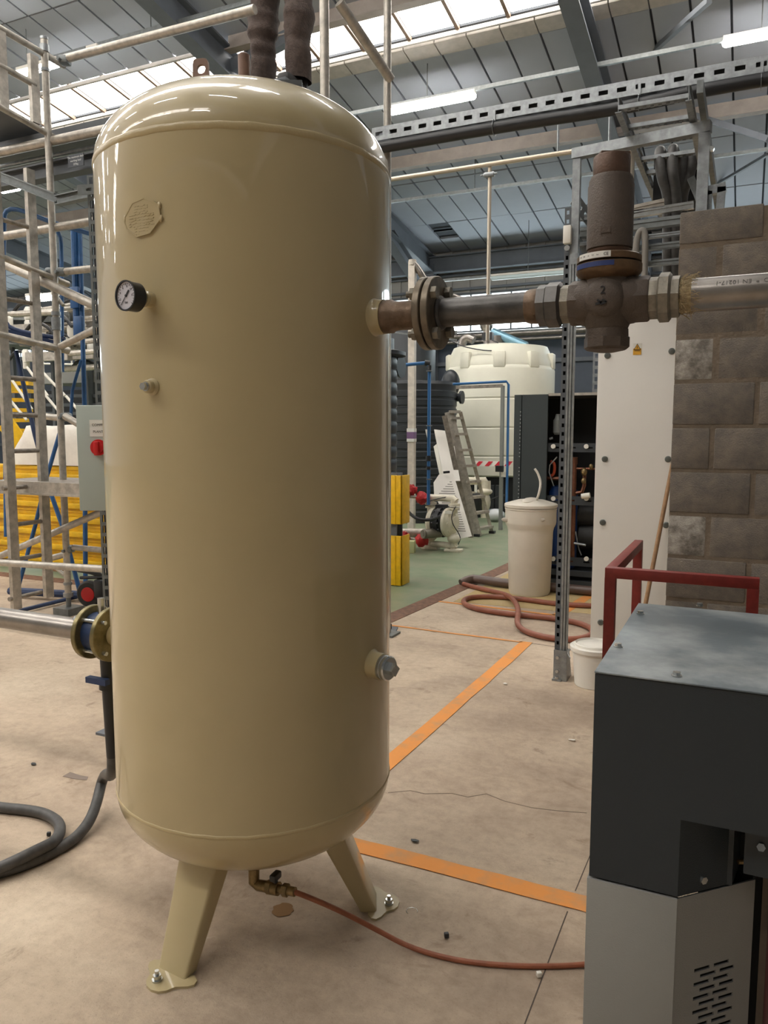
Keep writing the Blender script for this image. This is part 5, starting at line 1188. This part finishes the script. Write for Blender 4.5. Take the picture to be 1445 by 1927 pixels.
q = by(909, 664); text('tank_mark', 'A3', .14, (q.x, BY-R0*.9, q.z), X, Z, mat('grey_ink', s(110, 110, 108), .6), wt, .002)
g = M(); 
for a in ((873, 655), (873, 640), (880, 634), (893, 640)): pass
g.tube([by(868, 660, BY), by(870, 640, BY), by(880, 634, BY), by(892, 640, BY)], .09, 12, 2); g.cyl(by(917, 660, BY), by(915, 612, BY), .07); g.cyl(by(933, 660, BY), by(933, 633, BY), .16, n=16); g.ell(by(915, 612, BY), .13, 12, 8); part('top_pipework', g, ssteel, wt)
g = M(); g.box(by(918, 633, BY-.5), (.2, .1, .14)); g.tube([by(925, 640, BY-.6), by(938, 645, BY-.6), by(942, 655, BY-.6), by(930, 658, BY-.6), by(925, 650, BY-.6)], .01, 6, 2); g.tube([by(849, 641, BY-1), by(870, 652, BY-1), by(905, 659, BY-1), by(925, 660, BY-1)], .012, 6, 1); part('level_sensor', g, blackp, wt)
part('vent_duct', M().cyl(by(926, 625, BY), by(990, 652, BY), .09, n=14), mat('blue_sheen', s(120, 160, 178), .3, .4), wt, 'slanting blue grey vent duct')
# red and white hazard tape, built as a stiff board with an added leg
g = M(); g.bb(YP(892, 877, 12.2), YP(962, 868, 12.205)); g.bb(YP(893, 877, 12.22), (YP(897, 877, 12.22).x, 12.26, 0)); hz = solo('hazard_tape', g, whitepan, 'red and white hazard striped tape across the foot of the white tank', 'barrier')
for k in range(4):
    x0 = 893+18.5*k; a = YP(x0, 877, 12.19); z1_ = YP(x0, 868, 12.19).z; w_ = .075; l_ = .07
    part('red_stripe', M().prism([a, a+X*w_, Vector((a.x+w_+l_, a.y, z1_)), Vector((a.x+l_, a.y, z1_))], (0, .004, 0)), mat('hazard_red', s(200, 30, 52), .5), hz)
# black tanks
def bltank(px, d, rpx, ytop, lab, ribs=True, top='flat', ybot=1010):
    c = P(px, 900, d); R_ = rpx*d/1448; zt_ = P(px, ytop, d).z; t = thing('black_ribbed_tank', (c.x, c.y, 0), lab, 'tank', 'black tanks at the back')
    pr = [(R_*.98, 0)]; z = .1; st_ = .14 if ribs else 9
    while ribs and z < zt_-.12: pr += [(R_, z), (R_, z+st_*.62), (R_*.982, z+st_*.72), (R_*.982, z+st_*.92)]; z += st_
    pr += [(R_, zt_-.05), (R_*.97, zt_), (R_*.6, zt_+.02), (.01, zt_+.02)]
    part('vessel', M().lathe(pr, (c.x, c.y, 0), Z, n=48), tankb, t); return t, c, R_, zt_
t, c, R_, z_ = bltank(775, 13.2, 83, 722, 'wide black ribbed tank left of the leaning ladder')
q = P(848, 722, 13.2); part('manhole_dome', M().ell(q, (.16, .16, .24), 16, 10), tankb, t)
q = P(858, 748, 13); g = M(); g.cyl(q-X*.15, q+X*.1, .07, n=14); g.cyl(q+X*.08, q+X*.12, .11, n=14); part('nozzle', g, tankb, t)
t, c, R_, z_ = bltank(768, 16, 50, 600, 'tall black tank rising behind the white trunking', False)
g = M(); g.bar(P(735, 612, 14), P(860, 626, 14), .05, .06); g.bar(P(735, 625, 14), P(860, 640, 14), .03, .03); part('top_rail', g, galvd, t)
t, c, R_, z_ = bltank(690, 8.8, 57, 668, 'nearest black ribbed vessel peeping out right of the cream tank')
g = M(); g.lathe([(R_*1.0, 0), (R_*1.28, .01), (R_*1.28, .05), (R_*.9, .08), (R_*.9, .2)], (c.x, c.y, z_-.04), Z, n=40)
q = P(748, 690, 8.8); g.cyl(q-X*.2, q+X*.03, .09, n=16); g.cyl(q+X*.03, q+X*.05, .13, n=16); part('top_flange', g, tankb, t)
# white trunking with purple band
tr_ = thing('vertical_trunking', P(775, 900, 10), 'tall white pipe trunking with a purple band left of the ladder', 'trunking'); tr_.location.z = 0
a = P(776, 492, 10); g = M(); g.bar((a.x, a.y, 0), (a.x, a.y, a.z), .09, .07, up=(0, 1, 0)); g.cyl((a.x-.0, a.y, a.z-.05), (a.x, a.y, a.z+.02), .05, n=16); part('duct', g, mat('dusty_white_duct', s(206, 198, 186), .5, .1, .15, 12), tr_)
g = M(); g.tube([P(777, 496, 10), P(786, 505, 10), P(800, 528, 10), P(825, 548, 10.2), P(870, 565, 10.4)], .045, 14, 1); part('bent_pipe', g, ssteel, tr_)
for y0, y1, m in ((806, 813, labelw), (813, 826, labelp), (826, 832, labelw)):
    q0, q1 = P(775, y0, 9.9), P(775, y1, 9.9); part('band', M().bb((a.x-.052, a.y-.05, q1.z), (a.x+.052, a.y+.04, q0.z)), m, tr_)
g = M(); g.bar((a.x-.03, a.y+.1, 0), (a.x-.03, a.y+.1, 1.1), .05, .05, up=(0, 1, 0)); part('stand_post', g, galvd, tr_)
# blue water pipes
t = thing('blue_water_pipe', P(806, 950, 9.6), 'blue water pipe turning down beside the white trunking', 'pipe', 'blue water pipes')
g = M().tube([P(745, 688, 9.6), P(802, 683, 9.6), P(808, 692, 9.6), P(806, 950, 9.6)], .022, 10); part('pipe_wall', g, bluepipe, t)
for q0_, q1_, r_ in (((799, 683), (809, 684), .035), ((808, 688), (808, 700), .03), ((806, 858), (806, 868), .035), ((806, 878), (806, 884), .03)): part('fitting', M().cyl(P(*q0_, 9.6), P(*q1_, 9.6), r_), blackp, t)
for y in (698, 801, 902): part('pipe_clip', M().bar(P(802, y, 9.55), P(813, y, 9.55), .03, .012), galv, t)
t = thing('blue_water_pipe', P(955, 975, 11.6), 'thin blue pipe framing the foot of the white tank', 'pipe', 'blue water pipes')
part('pipe_wall', M().tube([P(852, 723, 11.6), P(953, 718, 11.6), P(957, 724, 11.6), P(953, 972, 11.6), P(948, 978, 11.6)], .02, 10), bluepipe, t)
t = thing('pipe_support_frame', P(942, 1000, 11.5), 'grey right angled support frame before the white tank', 'frame'); t.location.z = 0
a, b, c = P(858, 729, 11.5), P(946, 726, 11.5), G(941, 1000)
part('frame_bar', M().bar(a, b, .04, .05), alu, t); part('frame_post', M().bar(b, (b.x, b.y, 0), .05, .05, up=(0, 1, 0)), mat('grey_post', s(130, 132, 128), .5), t); part('tag', M().box(P(947, 893, 11.4), (.07, .01, .07)), whitep, t); part('valve_block', M().box(P(940, 882, 11.4), (.1, .1, .09)), blackp, t)
# stepladder
def seg(g, a, b, w_, h_): g.bar(a, b, w_, h_)
ld = thing('step_ladder', G(905, 1008), 'scuffed aluminium stepladder leaning with its steps facing right', 'ladder')
bL, bR = G(898, 1010), G(926, 1004); tL, tR = P(845, 775, 10.9), P(866, 775, 10.9)
bL0, tL0 = G(886, 1012), P(836, 782, 10.7)
for a, b, w_ in ((bL, tL, .13), (bR, tR, .05)): part('stile', M().bar(a, b, .03, w_, up=RT), alu, ld)
part('rear_stile', M().bar(bL0, tL0, .03, .07, up=RT), alud, ld)
for k in range(8):
    f_ = .06+.89*k/7; a = bL.lerp(tL, f_); b = bR.lerp(tR, f_); part('step', M().bar(a, b, .11, .035), alu, ld)
part('step', M().bar(tL, tR, .12, .04), alu, ld)
for a in (bL, bR): part('foot', M().box(a+Z*.02, (.08, .08, .04)), blackp, ld)
# leaning white panels and the vented cover
c1 = P(820, 812, 10.6)
solo('leaning_board', M().prism([P(817, 808, 11), P(850, 812, 11), P(866, 905, 10.7), P(836, 905, 10.7)], FW*.05), whitepan, 'plain pale panel leaning behind the stepladder', 'panel')
solo('leaning_strip', M().prism([P(800, 808, 10.4), P(806, 808, 10.4), P(806, 832, 10.4)], FW*.03), whitepan, 'small white corner of a board left of the leaning panels', 'panel')
solo('narrow_board', M().prism([P(816, 840, 11.2), P(822, 835, 11.2), P(842, 925, 11), P(834, 925, 11)], FW*.04), whitep, 'narrow white board behind the leaning pale panel', 'panel')
vent = solo('vented_cover', M().prism([P(816, 908, 10.2), P(826, 893, 10.25), P(853, 891, 10.3), P(888, 1009, 9.95), P(860, 1015, 9.9), P(817, 930, 10.1)], FW*.04), whitepan, 'white louvred plastic cover leaning at the foot of the stepladder', 'panel')
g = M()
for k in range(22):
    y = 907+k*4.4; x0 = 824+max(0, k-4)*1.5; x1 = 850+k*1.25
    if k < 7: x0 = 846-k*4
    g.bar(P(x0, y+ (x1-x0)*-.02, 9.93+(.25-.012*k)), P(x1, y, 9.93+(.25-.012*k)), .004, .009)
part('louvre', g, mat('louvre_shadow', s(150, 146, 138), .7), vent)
part('cover_handle', M().bar(P(834, 889, 10.2), P(846, 888, 10.2), .03, .03), blackp, vent)
# diaphragm pump with red capped valves
PD = 9.7
dp_ = thing('diaphragm_pump', G(835, 1030), 'white double diaphragm pump with black centre on the green floor', 'pump')
pq = lambda x, y, dd=0: P(x, y, PD+dd)
PA = (RT*.82-Vector((FW.x, FW.y, 0)).normalized()*.57).normalized(); PC = pq(832, 982)
def pp_(a, z, t=0.0): return PC+PA*a+Z*z+Vector((-PA.y, PA.x, 0))*t
g = M(); g.tube([pp_(-.30, .30), pp_(.16, .30), pp_(.20, .27)], .042, 14); part('top_manifold', g, pumpw, dp_)
for a in (-.17, .17):
    g = M(); g.cyl(pp_(a, .30), pp_(a, .24), .045, n=14); g.cyl(pp_(a, .24), pp_(a, .21), .075, n=18); g.cyl(pp_(a, .19), pp_(a, .17), .07, n=18); g.cyl(pp_(a, .17), pp_(a, .12), .045, n=14); part('upper_check_valve', g, pumpw, dp_)
    g = M(); g.cyl(pp_(a, -.14), pp_(a, -.30), .045, n=14); g.ell(pp_(a, -.20), (.085, .085, .06), 16, 8); part('lower_check_valve', g, pumpw, dp_)
    sg = 1 if a > 0 else -1
    g = M(); g.lathe([(.185, -.05), (.19, -.01), (.17, .02), (.10, .05), (.085, .052), (.08, .075), (.02, .08)], pp_(a*.75, 0), PA*sg, n=28)
    for k in range(8): t_ = 2*math.pi*k/8; g.box(pp_(a*.75+sg*.02, math.sin(t_)*.14, math.cos(t_)*.14), (.03, .03, .03), None, .006)
    part('chamber', g, pumpw, dp_)
g = M(); g.cyl(pp_(-.085, 0), pp_(.085, 0), .175, n=28); g.cyl(pp_(-.03, 0), pp_(.03, 0), .195, n=28); g.box(pp_(0, .17), (.16, .1, .1), None, .01)
for k in range(14): t_ = 2*math.pi*k/14; g.cyl(pp_(-.05, math.sin(t_)*.182, math.cos(t_)*.182), pp_(.05, math.sin(t_)*.182, math.cos(t_)*.182), .014, n=6)
part('air_section', g, blackp, dp_, 'black centre section')
q = pp_(-.02, -.13, -.14); g = M(); d_ = (-RT*.75-Vector((FW.x, FW.y, 0))*.5).normalized(); g.cyl(q+d_*-.08, q+d_*.17, .06, n=20); g.cyl(q+d_*.17, q+d_*.19, .052, n=20); g.cyl(q+d_*.19, q+d_*.195, .025, n=12); part('silencer', g, mat('grey_motor', s(128, 122, 110), .5, .3), dp_)
g = M(); g.tube([pp_(-.32, -.29), pp_(.17, -.29), pp_(.2, -.27)], .04, 14)
for a in (-.17, .17): b_ = pp_(a, 0); g.bar((b_.x, b_.y, .03), (b_.x, b_.y, PC.z-.28), .07, .05, up=(0, 1, 0)); g.box((b_.x, b_.y, .018), (.22, .13, .035), None, .008)
part('bottom_manifold', g, pumpw, dp_)
part('pump_label', M().box(pq(844, 964, -.22), (.09, .01, .04)), whitep, dp_)
solo('pump_air_hose', M().tube([pq(828, 972, -.25), pq(810, 979, -.25), pq(785, 978, -.2), pq(766, 962, -.1), pq(758, 945, 0)], .02, 10, 2), blackp, 'black air hose curving from the pump centre to the left', 'hose')
solo('pump_cable', M().tube([pq(803, 944, -.1), pq(830, 937, -.1), pq(858, 932, -.1), pq(863, 945, -.1), pq(850, 965, -.25), pq(850, 985, -.25), pq(868, 1010, -.1), pq(862, 1025, -.1)], .006, 6, 2), blackp, 'thin black cable draped over the diaphragm pump', 'cable')
random.seed(9)
for x, y, sx_, lb in ((793, 937, 1.0, 'red plastic valve cover left of the pump top'), (758, 930, 1.0, 'crumpled red valve cover beside the yellow guard'), (774, 922, .8, 'smaller red valve cover behind the other two'), (792, 1017, 1.0, 'red valve cover at the pump foot'), (760, 1010, .8, 'red valve cover low behind the yellow guard')):
    g = M(); g.ell(pq(x, y), (.07*sx_, .07*sx_, .085*sx_), 16, 10); g.cyl(pq(x, y)-RT*.02, pq(x, y)+RT*.09*sx_, .06*sx_, .05*sx_, n=14)
    for q in g.v: q += Vector((random.uniform(-1, 1), random.uniform(-1, 1), random.uniform(-1, 1)))*.011
    solo('valve_cover', g, mat('red_cover', s(196, 42, 44), .45), lb, 'valve cover', 'red valve covers')
g = M(); g.cyl(pq(762, 934), pq(795, 936), .02); g.cyl(pq(766, 1013), pq(788, 1017), .02); g.cyl(pq(750, 1003, .2), pq(800, 1003, .2), .06); solo('pump_pipework', g, alu, 'short pale pipes joining the red valve covers', 'pipe')
solo('foam_block', M().box((G(768, 1040)+Z*.075), (.17, .12, .15), Matrix.Rotation(.2, 3, 'Z'), .006), foam, 'pale yellow foam block on the floor beside the yellow guard', 'block')
# second pump behind the ladder
p2 = thing('diaphragm_pump', G(912, 975), 'second white pump partly hidden behind the stepladder', 'pump')
q2_ = lambda x, y: P(x, y, 11.8)
g = M(); g.tube([q2_(880, 905), q2_(912, 905), q2_(916, 915)], .06, 12); g.cyl(q2_(914, 905), q2_(914, 925), .075); g.ell(q2_(912, 925), (.12, .12, .06)); g.cyl(q2_(912, 925), q2_(912, 975), .06); g.ell(q2_(912, 945), (.09, .1, .16)); g.cyl(q2_(886, 925), q2_(886, 945), .07); g.ell(q2_(884, 975), .09); part('casing', g, pumpw, p2)
part('air_section', M().box(q2_(896, 945), (.2, .2, .28), None, .03), blackp, p2)
solo('pump_air_line', M().tube([q2_(906, 948), q2_(920, 942), q2_(938, 934), q2_(950, 932)], .014, 8, 1), blackp, 'short black air line beside the stepladder foot', 'hose')
sb = thing('wrapped_motor', G(935, 985), 'clear wrapped white fitting on the green floor beside the brine tank', 'fitting')
part('wrap', M().ell(G(932, 982)+Z*.12, (.16, .14, .1), 16, 10), mat('clear_wrap', s(200, 204, 206), .2), sb); part('tray', M().box(G(932, 982)+Z*.17, (.22, .12, .08), None, .02), mat('tray_grey', s(120, 130, 136), .5), sb)
g = M(); 
for k in range(5): q = P(900+k*9, 940, 13.4); g.bb((q.x-.03, q.y-.03, 0), (q.x+.03, q.y+.03, q.z+.25))
g.bb((P(900, 940, 13.4).x, q.y-.2, .1), (q.x, q.y-.15, .16))
solo('dark_pallet_frame', g, tankb, 'dark upright slats under the white tank', 'frame')
# column with yellow guards
cc = G(738, 1098); col_ = thing('guarded_column', (cc.x, cc.y, 0), 'dark steel column between two yellow corner guards right of the tank', 'column')
g = beam_i((cc.x, cc.y, 0), (cc.x, cc.y, YP(745, 890, cc.y).z), .16, .14, .012, .012, up=(0, 1, 0)); part('steel_section', g, roofst, col_)
dd = (cc-EYE).dot(FW)
for y0_, y1_ in ((893, 984), (1006, 1100)):
    za, zb = P(745, y0_, dd-.1).z, P(745, y1_, dd-.1).z; q = YP(757, y0_, cc.y-.1); g = M(); g.bb((q.x-.2, cc.y-.12, zb), (q.x, cc.y-.1, za), .004); g.bb((q.x-.012, cc.y-.12, zb), (q.x+.0, cc.y+.08, za), .004); g.bb((q.x-.07, cc.y-.128, zb), (q.x-.062, cc.y-.12, za)); part('corner_guard', g, yellowg, col_, 'yellow corner guard')
q = G(741, 1187); t = thing('anchored_base_plate', q, 'dark steel base plate with an anchor bolt just right of the tank', 'base plate')
part('plate', M().box(q+Z*.006-X*.04, (.12, .13, .012), Matrix.Rotation(.3, 3, 'Z')), roofst, t); part('anchor_bolt', M().hexa(q+Z*.012-X*.035, q+Z*.05-X*.035, .016), blackp, t)
# ================================================================ SMALL LITTER ON THE FLOOR
for (x, y, k, m, lb) in ((781, 1583, 0, 'bk', 'black leaf-like scrap on the floor right of the tank foot'), (1014, 1837, 1, 'wh', 'small white plastic nut on the floor near the machine'), (1076, 1393, 0, 'wh', 'white paper shred on the floor left of the machine corner'), (950, 1287, 0, 'wh', 'white paper shred beside the orange line'), (840, 1763, 1, 'bk', 'tiny black cube on the floor near the hose'), (63, 1438, 0, 'bk', 'small dark buckle-like scrap on the floor at left'), (78, 1185, 0, 'wh', 'tiny white chip under the inlet pipe'), (92, 1572, 1, 'bk', 'small black clip on the thick hose')):
    q = G(x, y, .004); g = M()
    if k: g.box(q+Z*.006, (.014, .012, .014), Matrix.Rotation(.6, 3, 'Z'), .002)
    else:
        n = 7; g.prism([q+Vector((math.cos(6.28*i/n)*(.010+.012*random.random()), math.sin(6.28*i/n)*(.006+.006*random.random()), random.random()*.004)) for i in range(n)], (0, 0, .002))
    solo('litter_scrap', g, blackp if m == 'bk' else whitep, lb, 'litter', 'scraps on the concrete floor')
g = M()
q = G(775, 1715, .004); 
g.tube([q+Vector((.018*math.cos(t/3), .018*math.sin(t/3), .001)) for t in range(14)], .001, 5); solo('wire_curl', g, zinc, 'thin curl of wire on the floor right of the tank foot', 'litter')
q = G(532, 1712, .001)
g = M(); n = 20; g.prism([q+Vector((math.cos(6.283*i/n)*.032*(1+.15*math.sin(i*2.1)), math.sin(6.283*i/n)*.036, 0)) for i in range(n)], (0, 0, .0008)); part('rust_stain', g, mat('rust_stain_paint', s(146, 112, 72), .9), floor)
g = M(); g.prism([G(118, 1461, .001), G(132, 1453, .001), G(150, 1459, .001), G(166, 1462, .001), G(163, 1468, .001), G(140, 1466, .001)], (0, 0, .001)); part('worn_patch', g, mat('patch_grey', s(128, 114, 104), .9), floor)

# lettering becomes plain mesh, one object per word
bpy.context.view_layer.update(); dg = bpy.context.evaluated_depsgraph_get()
for o in [q for q in bpy.data.objects if q.type == 'FONT']:
    me = bpy.data.meshes.new_from_object(o.evaluated_get(dg)); nm = o.name; mw = o.matrix_local.copy(); pr = o.parent
    n = bpy.data.objects.new(nm+'_', me); COL.objects.link(n); n.parent = pr; n.matrix_local = mw
    bpy.data.objects.remove(o); n.name = nm
